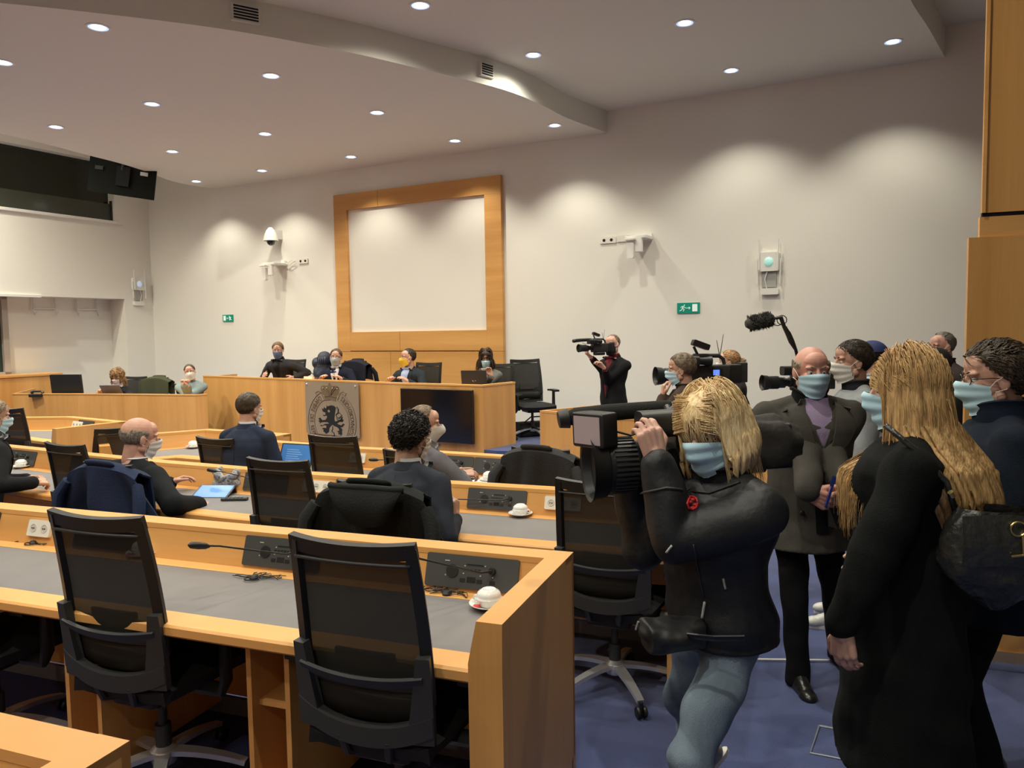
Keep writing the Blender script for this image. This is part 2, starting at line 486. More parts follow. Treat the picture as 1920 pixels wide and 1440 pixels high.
def wifi_cam(s, z, label, cable_to=None):
    t = thing('wireless_bridge', label, 'wall device')
    MB().rbox((s - 0.13, -0.06, z + 0.02), (s + 0.13, 0.0, z + 0.13), 0.03, 3, WM, axis=1).build('wall_plate', M['white'], t)
    MB().rbox((s - 0.17, -0.34, z + 0.03), (s + 0.14, -0.05, z + 0.07), 0.03, 3, WM, axis=2).build('arm', M['white'], t, bevel=0.004)
    MB().box((s - 0.02, -0.34, z - 0.16), (s + 0.08, -0.28, z + 0.04), WM).build('bracket', M['white'], t, bevel=0.01)
    MB().box((s - 0.14, -0.42, z - 0.0), (s - 0.0, -0.32, z + 0.03), WM).build('hinge', M['socket'], t, bevel=0.004)
    MB().rbox((s - 0.12, -0.38, z - 0.24), (s - 0.03, -0.32, z - 0.02), 0.02, 3, WM, axis=1).build('antenna_box', M['white'], t)
    if cable_to is not None:
        for dz in (0.0, 0.05):
            MB().tube([WM @ V((s + (cable_to - s) * k / 6, -0.05, z + 0.07 + dz * 0.4 + 0.03 * math.sin(k * 1.3 + dz * 30))) for k in range(7)], 0.006, 5).build('cable', M['white'], t)
    return t
wifi_cam(-3.44, 3.05, 'white wireless bridge on an arm high on the wall above the first cameraman', -3.7)
wifi_cam(-10.22, 3.06, 'white wireless bridge under the dome camera left of the screen frame', -9.85)
def wall_socket(s, z, w, label, holes=2):
    t = thing('power_socket', label, 'socket')
    MB().rbox((s - w / 2, -0.02, z - 0.045), (s + w / 2, 0, z + 0.045), 0.01, 3, WM, axis=1).build('cover_plate', M['socket'], t)
    for k in range(holes):
        x = s + (k - (holes - 1) / 2) * 0.11
        MB().lathe([(0.022, 0), (0.022, 0.003)], 12, WM @ Matrix.Translation((x, -0.0205, z)) @ Matrix.Rotation(PI / 2, 4, 'X')).build('socket_hole', M['hole'], t)
wall_socket(-3.97, 3.12, 0.24, 'double white socket plate at the left end beside the wireless bridge')
wall_socket(-3.70, 3.13, 0.26, 'blank white cover plate between double socket and wireless bridge', 0)
wall_socket(-9.70, 3.15, 0.22, 'white socket plate right of the wireless bridge below the dome camera')
t = thing('dome_camera', 'white hooded dome camera on the wall left of the screen frame', 'security camera')
hm = WM @ Matrix.Translation((-10.25, -0.22, 3.52))
mb = MB(); mb.lathe([(0.0, 0.24), (0.03, 0.235), (0.075, 0.18), (0.11, 0.10), (0.13, 0.02), (0.135, 0.0), (0.12, 0.0)], 20, hm, close=False)
mb.box((-10.31, -0.2, 3.56), (-10.18, 0.0, 3.72), WM)
mb.build('hood', M['white'], t, smooth='auto')
MB().ball(hm @ V((0, 0, 0.0)), (0.075, 0.075, 0.085), 16).build('lens_dome', mat('smoked_dome', (0.01, 0.01, 0.01), 0.08, spec=0.8), t, smooth=True)
def access_point(mtx, label, led=True):
    t = thing('access_point', label, 'wall device')
    MB().rbox((-0.13, -0.07, 0.0), (0.13, 0.0, 0.24), 0.03, 3, mtx, axis=1).build('housing', M['white'], t)
    MB().ball(mtx @ V((0, -0.07, 0.12)), (0.06, 0.02, 0.06), 14, rot=mtx.to_3x3()).build('status_dome', mat('led_lens', (0.55, 0.7, 0.66), 0.3, emit=(0.2, 0.9, 0.7) if led else (0.5, 0.6, 1.0), strength=0.35), t, smooth=True)
    for x in (-0.125, 0.125):
        MB().tube([mtx @ V((x * 0.92, -0.085, 0.02)), mtx @ V((x * 0.95, -0.08, 0.40))], 0.009, 6).build('antenna', M['white'], t)
        MB().tube([mtx @ V((x * 1.1, -0.06, -0.16)), mtx @ V((x * 1.15, -0.06, 0.16))], 0.010, 6).build('antenna', M['white'], t)
    MB().box((-0.09, -0.03, -0.2), (0.09, 0.0, 0.0), mtx).build('bracket', mat('grey_bracket', (0.4, 0.4, 0.38), 0.5), t)
    MB().rbox((-0.10, -0.06, -0.30), (0.12, 0, -0.22), 0.015, 3, mtx, axis=1).build('junction_box', M['white'], t)
    MB().tube([mtx @ V((-0.03, -0.03, -0.22)), mtx @ V((-0.05, -0.05, -0.1)), mtx @ V((-0.02, -0.05, 0.0))], 0.007, 5).build('cable', M['white'], t)
access_point(WM @ Matrix.Translation((-1.76, 0, 2.57)), 'white access point with antennas on the wall above the boom microphone')
access_point(LM @ Matrix.Translation((0.33, 0, 2.78)), 'white access point with antennas on the left wall beside the coat hooks', False)
# coat hooks in the recess
for x, lb in ((1.95, 'metal coat hook pair in the wall recess nearer the dark window'), (1.13, 'metal coat hook pair in the wall recess nearer the access point')):
    t = thing('coat_hook', lb, 'hook')
    MB().tube([LM @ V((x - 0.22, 0.40, 2.40)), LM @ V((x + 0.22, 0.40, 2.40))], 0.012, 6).build('crossbar', M['alu'], t)
    for d in (-0.2, 0.2):
        MB().tube([LM @ V((x + d, 0.42, 2.60)), LM @ V((x + d, 0.40, 2.34)), LM @ V((x + d, 0.36, 2.28)), LM @ V((x + d, 0.32, 2.33))], 0.011, 6).build('hook', M['alu'], t)
# hanging screen seen from behind
t = thing('hanging_display', 'black flat display seen from behind hanging under the ceiling edge on the left', 'display')
c0 = at(229, 331, 13.0)
HM = Matrix.Translation(c0) @ Matrix.Rotation(math.radians(10), 4, 'Z') @ Matrix.Rotation(math.radians(8), 4, 'Y')
MB().box((-0.52, 0, -0.31), (0.52, 0.05, 0.35), HM).build('casing', mat('display_back', (0.003, 0.0045, 0.002), 0.7, spec=0.2), t, bevel=0.006)
MB().box((-0.08, -0.04, -0.16), (0.12, 0.0, 0.16), HM).build('mount_plate', M['hole'], t)
for x in (-0.36, 0.34):
    MB().box((x - 0.06, -0.02, 0.06), (x + 0.06, 0, 0.12), HM).build('connector', M['alu'] if x > 0 else M['dark2'], t)
MB().tube([HM @ V((0, -0.03, 0.1)), HM @ V((0.05, -0.03, 0.9)), c0 + V((0, 0, 2.2))], 0.02, 8).build('drop_pole', M['dark2'], t)
# air vents in the curved fascia
for u, v, w_, lb in ((466, 18, 0.26, 'larger slatted air vent in the curved ceiling fascia'), (922, 128, 0.2, 'smaller slatted air vent in the curved ceiling fascia nearer the wall')):
    p = atz(u, v, 4.78) if u < 500 else atz(u, v, 4.775)
    best = min(range(len(front) - 1), key=lambda i: (V(front[i]) + V(front[i + 1]) - 2 * p.xy).length)
    a = V(front[best]); b = V(front[best + 1]); d = (b - a).normalized()
    pp = a + d * (p.xy - a).dot(d)
    VM = Matrix((V((d.x, d.y, 0)), V((-d.y, d.x, 0)), V((0, 0, 1)))).transposed().to_4x4(); VM.translation = V((pp.x, pp.y, p.z)) - V((-d.y, d.x, 0)) * 0.02
    t = thing('air_vent', lb, 'vent')
    MB().box((-w_ / 2, -0.02, -0.075), (w_ / 2, 0.03, 0.075), VM).build('frame', M['ceil'], t)
    for k in range(5):
        MB().box((-w_ / 2 + 0.02, -0.026, -0.058 + k * 0.026), (w_ / 2 - 0.02, -0.019, -0.045 + k * 0.026), VM).build('slat', M['hole'], t)

# ------------------------------------------------------------------ downlights, and unseen fill lamps added at the left wall
M['lamp'] = mat('lamp_disc', (0.8, 0.85, 0.9), 0.4, emit=(0.80, 0.90, 1.0), strength=GLOW)
M['reflector'] = mat('lamp_reflector', (0.7, 0.75, 0.85), 0.15, 0.9, emit=(0.30, 0.45, 0.85), strength=1.1)
lows = [(184, 51), (5, 117), (508, 142), (285, 195), (105, 238), (707, 211), (497, 251), (323, 284), (658, 294), (853, 264), (1040, 235), (491, 320), (368, 340)]
ups = [(788, 10), (1284, 43), (1000, 103), (1371, 132), (1674, 78)]
L0 = [(*tuple(atz(u, v, LOWZ)[:2]), LOWZ) for u, v in lows] + [(*tuple(atz(u, v, UPZ)[:2]), UPZ) for u, v in ups]
hidden = [(x, y, UPZ) for x, y in ((-2.6, 5.2), (0.2, 5.6), (2.1, 6.4), (-4.8, 4.6), (-1.3, 3.2), (0.9, 3.6), (-3.6, 2.4), (-7.2, 5.2), (0.0, 1.1), (-2.4, 0.6), (-5.5, 1.8), (-1.2, -2.0), (-4.5, -2))] + [(-7.6, 7.6, LOWZ), (-8.4, 11.1, 5.69), (-8.3, 10.0, 5.69), (-9.6, 7.9, 5.69)]  # the highest ones, at the end, are unseen lamps added to brighten the left wall
def row_dir(x, y):
    return (y - 12.3) + 0.9 * (x + 2.4)
proto = None; tr = None
for i, (x, y, z) in enumerate(L0 + hidden):
    if i < len(L0):
        if proto is None:
            proto = thing('downlight', 'x', 'ceiling light', group='recessed downlights')
            MB().lathe([(0.105, -0.006), (0.105, 0.0), (0.085, 0.0), (0.085, -0.006), (0.105, -0.006)], 24, close=False).build('trim_ring', M['white'], proto)
            MB().lathe([(0.088, -0.003), (0.06, -0.0025)], 24, close=False).build('reflector', M['reflector'], proto)
            MB().lathe([(0.062, -0.004), (0.0, -0.0045)], 24, close=False).build('lamp', M['lamp'], proto)
            tr = tree_of(proto); r = proto
        else:
            r = copy_tree(proto, None, tr)
        r.location = (x, y, z)
    ld = bpy.data.lights.new('downlight_or_fill_beam', 'SPOT')
    near_wall = WK - (WN.x * x + WN.y * y) < 1.1
    ld.energy = SPOT_W * (1.05 if near_wall else 6.5 if z > 5.5 else 2.0)
    ld.color = SPOT_COL
    ld.spot_size = math.radians(108 if near_wall else 158)
    ld.spot_blend = 0.6 if near_wall else 1.0
    ld.shadow_soft_size = 0.05
    lo = bpy.data.objects.new('downlight_or_fill_beam', ld); C.objects.link(lo)
    lo.location = (x, y, z - 0.02)
lamp_labels = ['downlight in the lower ceiling, one of thirteen recessed spots']
place = ['near the large air vent, the nearest in the lower ceiling', 'cut by the left edge of the photo', 'third from the screen frame in the middle of the lower ceiling', 'second nearest in the lower ceiling on the left',
         'in the lower ceiling above the dark gallery glass', 'in the middle of the lower ceiling left of the small vent', 'in the lower ceiling above the wireless bridge on the left', 'left of the hanging display in the lower ceiling',
         'above the left side of the screen frame', 'above the right side of the screen frame', 'nearest the small vent and the wall', 'in the lower ceiling above the dome camera', 'in the far corner of the lower ceiling',
         'at the top edge of the upper ceiling', 'in the upper ceiling above the white access point', 'in the upper ceiling just right of the small vent', 'in the upper ceiling close to the back wall', 'in the upper ceiling at the lit right corner']
k = 0
for o in [q for q in bpy.data.objects if q.name.startswith('downlight') and q.type == 'EMPTY']:
    o['label'] = 'round white downlight ' + place[k]; k += 1

# ------------------------------------------------------------------ desk rows
class Row:
    """a run of desks; pts = far edge of the ledge from left to right, base = floor height"""
    def __init__(s, pts, base=0.0, lh=0.89, dh=0.74):
        s.p = [V(q) for q in pts]; s.base = base; s.L = base + lh; s.D = base + dh
        s.seg = [(b - a).length for a, b in zip(s.p, s.p[1:])]
        s.miter = []
        n = len(s.p)
        for i in range(n):
            ns = []
            if i > 0: ns.append(s.nrm(i - 1))
            if i < n - 1: ns.append(s.nrm(i))
            m = sum(ns, V((0, 0))).normalized()
            s.miter.append(m / max(0.5, m.dot(ns[0])))
    def nrm(s, i):
        d = (s.p[i + 1] - s.p[i]).normalized()
        return V((d.y, -d.x))
    def pt(s, i, off): return s.p[i] + s.miter[i] * off
    def strip(s, i, prof, name, material, parent, ea=0.0, eb=0.0, bevel=0):
        """sweep profile [(off, z)...] along segment i"""
        d = (s.p[i + 1] - s.p[i]).normalized()
        vs = []
        for e, sh in ((i, ea), (i + 1, -eb)):
            for off, z in prof:
                q = s.pt(e, off) + d * sh
                vs.append((q.x, q.y, z))
        m = len(prof)
        mb = MB().add(vs, [tuple(range(m)), tuple(range(2 * m - 1, m - 1, -1))] + [((k + 1) % m, k, k + m, (k + 1) % m + m) for k in range(m)])
        return mb.build(name, material, parent, bevel=bevel)
    def locate(s, p):
        p = V((p[0], p[1]))
        best = None
        for i in range(len(s.p) - 1):
            d = (s.p[i + 1] - s.p[i]).normalized()
            t = (p - s.p[i]).dot(d)
            e = max(0, -t, t - s.seg[i])
            if best is None or e < best[0] - 1e-9: best = (e, i, t)
        return best[1], best[2]
    def frame(s, i, t, off, z):
        """matrix: x along the row to the right, y away from the sitter, z up"""
        d = (s.p[i + 1] - s.p[i]).normalized(); n = s.nrm(i)
        q = s.p[i] + d * t + n * off
        m = Matrix((V((d.x, d.y, 0)), V((-n.x, -n.y, 0)), V((0, 0, 1)))).transposed().to_4x4()
        m.translation = V((q.x, q.y, z))
        return m
    def on_desk(s, u, v):
        p = atz(u, v, s.D)
        i, t = s.locate(p)
        off = (p.xy - s.p[i]).dot(s.nrm(i))
        return s.frame(i, t, off, s.D), off
    def heading(s, i): 
        n = s.nrm(i)
        return math.atan2(n.x, -n.y)     # rz so that local +Y points away from the sitter's side

def build_desk(row, label, end_l=True, end_r=True, dividers=(), group=None, pads=None, kick=True):
    t = thing('bench_desk', label, 'desk', group=group)
    L, D, B = row.L, row.D, row.base
    n = len(row.p) - 1
    for i in range(n):
        a = 0.10 if (i == 0 and end_l) else 0.0
        b = 0.10 if (i == n - 1 and end_r) else 0.0
        row.strip(i, [(0.0, B + 0.08), (0.022, B + 0.08), (0.022, L - 0.022), (0.0, L - 0.022)], 'back_panel', M['wood_v'], t)
        row.strip(i, [(0.03, B), (0.05, B), (0.05, B + 0.08), (0.03, B + 0.08)], 'plinth', M['kick'], t)
        row.strip(i, [(0.0, L - 0.022), (0.107, L - 0.022), (0.105, L), (0.0, L)], 'ledge', M['wood_h2'], t)
        row.strip(i, [(0.085, L - 0.022), (0.105, L - 0.022), (0.147, D), (0.127, D)], 'sloping_panel', M['wood_h'], t, a * 0.7, b * 0.7)
        row.strip(i, [(0.12, D - 0.03), (0.224, D - 0.03), (0.224, D), (0.12, D)], 'inner_strip', M['wood_h2'], t, a, b)
        row.strip(i, [(0.222, D - 0.03), (0.668, D - 0.03), (0.668, D - 0.0015), (0.222, D - 0.0015)], 'writing_surface', M['pad'], t, a, b)
        row.strip(i, [(0.666, D - 0.048), (0.768, D - 0.048), (0.783, D - 0.036), (0.783, D - 0.008), (0.775, D), (0.666, D)], 'front_rim', M['wood_h2'], t, a, b)
        row.strip(i, [(0.10, D - 0.05), (0.60, D - 0.05), (0.60, D - 0.03), (0.10, D - 0.03)], 'underside', M['wood_h'], t, a, b)
    for e, flag in ((0, end_l), (n, end_r)):
        if not flag: continue
        sg = 1 if e == 0 else -1
        i = 0 if e == 0 else n - 1
        d = (row.p[i + 1] - row.p[i]).normalized() * sg
        nr = row.nrm(i)
        o = row.p[e]
        # cheek: outer face upright, inner face leaning in towards the top
        prof = [(0, B), (0.783, B), (0.783, D + 0.02), (0.779, L), (0, L)]
        vs = []
        for off, z in prof:
            q = o + nr * off; vs.append((q.x, q.y, z))
        th = [0.11, 0.11, 0.11, 0.083, 0.083]
        for (off, z), h in zip(prof, th):
            q = o + nr * off + d * h; vs.append((q.x, q.y, z))
        m = len(prof)
        mb = MB().add(vs, [tuple(range(m)), tuple(range(2 * m - 1, m - 1, -1))] + [((k + 1) % m, k, k + m, (k + 1) % m + m) for k in range(m)])
        mb.build('end_panel', M['wood_v'], t)
        q = [o + nr * 0.0, o + nr * 0.779, o + nr * 0.779 + d * 0.083, o + nr * 0.0 + d * 0.083]
        MB().prism([tuple(k) for k in q], L, L + 0.0012).build('end_cap', M['wood_h2'], t)
    for i, tt in dividers:
        fm = row.frame(i, tt, 0, 0)
        for dx in (-0.09, 0.07):
            MB().box((dx, -0.70, B + 0.06), (dx + 0.02, -0.02, D - 0.05), fm).build('divider', M['wood_v'], t)
        MB().box((-0.09, -0.66, B + 0.44), (0.07, -0.02, B + 0.46), fm).build('shelf', M['wood_h'], t)
        MB().box((-0.09, -0.68, B + 0.06), (0.07, -0.02, B + 0.08), fm).build('shelf', M['wood_h'], t)
    return t

def console(row, t, u, v, w=0.39, mic=None, parts=True, z=None):
    """anthracite discussion unit on the sloping face, centred near frame point u, v"""
    p = atz(u, v, row.D + 0.075)
    i, tt = row.locate(p)
    fm = row.frame(i, tt, 0.126, row.D + 0.072) @ Matrix.Rotation(-math.atan2(0.042, 0.128), 4, 'X')
    c = MB().rbox((-w / 2, -0.0065, -0.064), (w / 2, 0.02, 0.064), 0.008, 2, fm, axis=1).build('control_panel', M['panel'], t)
    if parts:
        def cyl(x, zz, r, h=0.003): return MB().lathe([(r, 0), (r, h)], 20, fm @ Matrix.Translation((x, -0.0065, zz)) @ Matrix.Rotation(PI / 2, 4, 'X'))
        cyl(-0.08, 0.0, 0.026).build('speaker_grille', M['dark'], c)
        MB().box((0.0 - 0.02, -0.009, 0.028), (0.05, -0.006, 0.032), fm).build('card_slot', M['hole'], c)
        MB().box((-0.015, -0.0085, -0.037), (0.02, -0.006, -0.017), fm).build('display', M['hole'], c)
        g = MB()
        for k in range(5): g.box((-0.035 + k * 0.016, -0.0085, 0.006), (-0.025 + k * 0.016, -0.006, 0.014), fm)
        for x in (-0.045, 0.026, 0.08): g.box((x, -0.0085, -0.038), (x + 0.022, -0.006, -0.024), fm)
        g.build('button', M['dark'], c)
        g = MB()
        for x, zz in ((0.055, 0.026), (-0.03, 0.021), (-0.034, -0.008), (0.038, -0.012), (0.09, -0.014), (-0.11, -0.02)): g.box((x, -0.0085, zz), (x + 0.005, -0.006, zz + 0.005), fm)
        g.box((-0.115, -0.0083, 0.036), (-0.095, -0.006, 0.040), fm)
        g.build('marking', mat('pale_marking', (0.45, 0.45, 0.43), 0.5), c)
        cyl(0.09, 0.012, 0.013, 0.018).build('microphone_base', M['dark'], c)
    if mic:
        a = fm @ V((0.09, -0.025, 0.012))
        pu, pv, py = mic
        b = at(pu, pv, py)
        mid = (a + b) / 2
        path = [a, a + (b - a) * 0.12 + V((0, 0, -0.012)), a + (b - a) * 0.4 + V((0, 0, -0.006)), a + (b - a) * 0.8 + V((0, 0, 0.004)), b]
        mb = MB().tube(path, [0.005, 0.004, 0.0038, 0.0038, 0.0045], 8)
        d = (b - a).normalized()
        mb.tube([b - d * 0.045, b - d * 0.03, b, b + d * 0.03, b + d * 0.04], [0.005, 0.012, 0.0145, 0.013, 0.004], 12)
        mb.build('gooseneck_microphone', M['dark'], c, smooth='auto')
    return fm, c

def desk_socket(row, t, u, v, n=2):
    p = atz(u, v, row.D + 0.075)
    i, tt = row.locate(p)
    fm = row.frame(i, tt, 0.126, row.D + 0.075) @ Matrix.Rotation(-math.atan2(0.042, 0.128), 4, 'X')
    w = 0.075 * n
    c = MB().rbox((-w / 2, -0.012, -0.040), (w / 2, 0.02, 0.040), 0.008, 3, fm, axis=1).build('power_socket', M['socket'], t)
    for k in range(n):
        x = (k - (n - 1) / 2) * 0.072
        MB().lathe([(0.021, 0.0), (0.021, 0.002), (0.017, 0.002), (0.016, 0.0005)], 20, fm @ Matrix.Translation((x, -0.012, 0)) @ Matrix.Rotation(PI / 2, 4, 'X'), close=True).build('socket_ring', mat('socket_shade', (0.6, 0.57, 0.5), 0.5) if 'ss' not in M else M['ss'], c)
        g = MB()
        for dx in (-0.006, 0.006): g.lathe([(0.0028, 0), (0.0028, 0.0045)], 8, fm @ Matrix.Translation((x + dx, -0.012, -0.001)) @ Matrix.Rotation(PI / 2, 4, 'X'))
        g.build('socket_pin_hole', M['hole'], c)
    return c

r4 = Row([(-5.9, 5.18), (-2.72, 4.02), (0.228, 2.936)], base=0.10)
d4 = build_desk(r4, 'nearest beech desk row with grey writing top, two control panels and a cup', end_l=False, dividers=((0, 2.2),) + tuple((1, (atz(u_, v_, 0.79).xy - r4.p[1]).dot((r4.p[2] - r4.p[1]).normalized())) for u_, v_ in ((466, 1225), (116, 1165))))
for u, v, mic in ((509, 1045, (372, 1023, 2.93)), (877, 1078, (735, 1040, 2.62)), (210, 1000, None), (-20, 970, None)):
    console(r4, d4, u, v, mic=mic)
desk_socket(r4, d4, 80, 990)
r5 = Row([(-3.6, 2.54), (-0.78, 1.495)], base=0.15)
d5 = build_desk(r5, 'bare corner of a beech desk at the bottom left edge of the photo', end_l=False)
r3 = Row([(-5.3, 7.42), (-4.65, 7.02), (-3.61, 6.45), (-2.65, 5.93), (-1.98, 5.61), (-1.43, 5.36), (-0.49, 4.98), (1.12, 4.37)])
d3 = build_desk(r3, 'second desk row from the camera, curved beech with the curly haired man seated at it')
for u, v, mic in ((42, 858, (26, 862, 6.2)), (180, 868, None), (690, 913, None), (930, 937, (838, 938, 4.75)), (248, 872, None)):
    console(r3, d3, u, v, mic=mic)
console(r3, d3, 485, 908, mic=(397, 882, 5.45))
desk_socket(r3, d3, 590, 914, 3); desk_socket(r3, d3, 1055, 945, 3)
r2 = Row([(-2.35, 7.10), (-1.36, 6.53), (-0.53, 6.19), (0.39, 5.75), (1.30, 5.22)])
d2 = build_desk(r2, 'third desk row from the camera, beech with open laptop at its left end', end_l=False)
console(r2, d2, 841, 871, mic=(700, 862, 6.1)); console(r2, d2, 917, 880)
console(r2, d2, 1110, 893); desk_socket(r2, d2, 667, 860, 2)
r1a = Row([(-7.2, 9.45), (-6.16, 9.50), (-5.41, 9.45), (-4.42, 8.78)])
d1a = build_desk(r1a, 'bent beech desk with a tall end panel below the low dais on the left', end_l=False)
desk_socket(r1a, d1a, 143, 797, 3); console(r1a, d1a, 190, 795, w=0.35, parts=False)
r1b = Row([(-4.05, 7.42), (-3.15, 7.95), (-2.16, 7.45)])
d1b = build_desk(r1b, 'bent beech desk in front of the young man in the dark blue suit')
r0 = Row([(-8.0, 10.4), (-7.0, 9.95), (-5.9, 9.62)], base=0.0, lh=0.93)

# wing desk right of the dais, and its curved back towards the aisle
wing = Row([(0.33, 8.66), (1.04, 7.86), (1.70, 7.45), (2.25, 7.02), (2.42, 6.78)], lh=0.95, dh=0.78)
t = thing('side_desk', 'curved beech side desk beside the aisle with an open laptop on it', 'desk')
for i in range(4):
    wing.strip(i, [(-0.03, 0.12), (0.0, 0.12), (0.0, 0.95), (-0.03, 0.95)], 'front_panel', M['wood_v'], t)
    wing.strip(i, [(-0.03, 0.0), (-0.01, 0.0), (-0.01, 0.12), (-0.03, 0.12)], 'plinth', M['kick'], t)
    wing.strip(i, [(-0.04, 0.93), (0.004, 0.93), (0.004, 0.955), (-0.04, 0.955)], 'ledge', M['wood_h2'], t)
    wing.strip(i, [(-0.55, 0.76), (-0.03, 0.76), (-0.03, 0.78), (-0.55, 0.78)], 'desk_top', M['pad'], t)
MB().add([(0.33, 8.66, 0.1), (1.05, 9.2, 0.1), (1.05, 9.2, 0.95), (0.33, 8.66, 0.95), (0.31, 8.69, 0.1), (1.03, 9.23, 0.1), (1.03, 9.23, 0.95), (0.31, 8.69, 0.95)],
         [(0, 1, 2, 3), (7, 6, 5, 4), (3, 2, 6, 7), (0, 3, 7, 4), (1, 5, 6, 2), (0, 4, 5, 1)]).build('side_panel', M['wood_v'], t)

# ------------------------------------------------------------------ high dais with crest plate and display
t = thing('dais_desk', 'high beech dais with a crest plate and a black display on its front', 'dais')
hd = Row(dais_front, base=DZ, lh=0.80, dh=0.72)
for i in range(4):
    k = 3 if i < 3 else 1
    a, b = hd.p[i], hd.p[i + 1]
    n = hd.nrm(i)
    for j in range(k):
        p = a + (b - a) * (j / k); q = a + (b - a) * ((j + 1) / k) - (b - a).normalized() * 0.0015
        nn = n * -0.03
        MB().prism([tuple(p), tuple(q), tuple(q + nn), tuple(p + nn)], (0.05 if i < 2 else DZ - 0.16 if i == 2 else DZ), DZ + 0.78).build('front_board', M['wood_v'], t)
    hd.strip(i, [(-0.06, DZ + 0.78), (0.006, DZ + 0.78), (0.006, DZ + 0.802), (-0.06, DZ + 0.802)], 'ledge', M['wood_h2'], t)
    if i < 3: hd.strip(i, [(-0.70, DZ + 0.70), (-0.03, DZ + 0.70), (-0.03, DZ + 0.725), (-0.70, DZ + 0.725)], 'desk_top', M['wood_h'], t)
p = V(dais_front[0]); MB().prism([tuple(p), tuple(p + V((0.03, 0))), tuple(p + V((0.3, 0.75))), tuple(p + V((0.27, 0.75)))], DZ, DZ + 0.78).build('side_panel', M['wood_v'], t)
DAIS = t
fm = hd.frame(2, 0.0, 0, 0)
a2 = atz(755, 726, DZ + 0.70); i, tt = hd.locate(a2)
# display
i2, ta = hd.locate(at(757, 780, 10.03)); 
def on_front(i, u, v):
    """point of dais face i seen at u, v"""
    n = hd.nrm(i); d = cam_f + cam_x * ((u - 960) / FPX) - cam_u * ((v - 720) / FPX)
    k = (hd.p[i] - V((0, 0))).dot(n) / (d.xy.dot(n))
    q = CAM + d * k
    dd = (hd.p[i + 1] - hd.p[i]).normalized()
    return (q.xy - hd.p[i]).dot(dd), q.z
x0, zt = on_front(2, 757, 727); x1, zb = on_front(2, 893, 832)
fm2 = hd.frame(2, 0, 0, 0)
tv = thing('flat_display', 'switched-off black display mounted on the dais front', 'display')
MB().box((x0, -0.075, zb), (x1, -0.03, zt), fm2).build('casing', M['dark'], tv, bevel=0.004)
MB().box((x0 + 0.012, -0.0775, zb + 0.014), (x1 - 0.012, -0.0745, zt - 0.012), fm2).build('screen', mat('display_glass', (0.004, 0.004, 0.006), 0.12, spec=0.6), tv)
MB().box((x0 + 0.2, -0.03, zb + 0.1), (x1 - 0.2, 0.0, zt - 0.1), fm2).build('mount', M['dark2'], tv)

# crest plate
x0, zt = on_front(1, 575, 714); x1, _ = on_front(1, 675, 719)
fm1 = hd.frame(1, 0, 0, 0)
cp = thing('crest_plate', 'bronze tinted plate with a crowned lion crest and ring lettering on the dais', 'plaque')
W = x1 - x0; zb = DZ + 0.02; Hh = zt - zb
MB().box((x0, -0.035, zb), (x1, -0.025, zt), fm1).build('plate', mat('bronze_plate', (0.33, 0.255, 0.175), 0.4, 0.2), cp)
inkb = mat('crest_brown', (0.09, 0.055, 0.03), 0.5); ink = mat('crest_black', (0.008, 0.01, 0.008), 0.5)
for fx in (0.03, 0.94):
    MB().ball(fm1 @ V((x0 + W * fx + 0.01, -0.036, zt - 0.045)), (0.014, 0.014, 0.014), 10).build('stud', M['chrome'], cp, smooth=True)
CXc = x0 + W * 0.49; CZc = zt - 0.485 * 1.0
SX = W / 1150.0; SZ = SX * 1.0
# vertical scale from the picture: plate 1150 units wide (cos-foreshortened), measure along z separately
_, zq = on_front(1, 625, 805)
SZ = (zt - zq) / ((805 - 716) * 12.0)
def cpt(X, Y, y=-0.0365):
    """crest drawing units (1392 wide picture of the plate) -> room"""
    return fm1 @ V((x0 + (X - 72) * SX, y, zt - (Y - 85 - (X - 72) * 0.035) * SZ))
def poly_plate(pts, material, name, y=-0.0365):
    me = MB()
    bm = bmesh.new()
    vs = [bm.verts.new(cpt(a, b, y)) for a, b in pts]
    f = bm.faces.new(vs)
    r = bmesh.ops.extrude_face_region(bm, geom=[f])
    up = fm1.to_3x3() @ V((0, 0.003, 0))
    for q in r['geom']:
        if isinstance(q, bmesh.types.BMVert): q.co += up
    bmesh.ops.triangulate(bm, faces=bm.faces)
    bmesh.ops.recalc_face_normals(bm, faces=bm.faces)
    me = bpy.data.meshes.new(name); bm.to_mesh(me); bm.free()
    return link(name, me, material, cp)
def arc(cx, cy, rx, ry, a0, a1, n=40):
    return [(cx + rx * math.sin(math.radians(a0 + (a1 - a0) * k / n)), cy - ry * math.cos(math.radians(a0 + (a1 - a0) * k / n))) for k in range(n + 1)]
EX, EY = 645, 1000
g = MB()
for rx, ry in ((515, 720), (375, 530)):
    g.tube([cpt(*q) for q in arc(EX, EY, rx, ry, 24 if rx > 400 else 22, 336 if rx > 400 else 338, 80)], 0.0045, 5)
for sx in (-1, 1):
    A = arc(EX, EY, 515, 720, 24 * sx, 24 * sx, 1)[0]; Bq = arc(EX, EY, 375, 530, 22 * sx, 22 * sx, 1)[0]
    g.tube([cpt(*A), cpt(*Bq)], 0.0045, 5)
    g.tube([cpt(A[0], A[1]), cpt(A[0] + sx * 60, A[1] - 25), cpt(A[0] + sx * 125, A[1] + 10), cpt(A[0] + sx * 95, A[1] + 65)], 0.004, 5)
g.build('ring_border', inkb, cp)
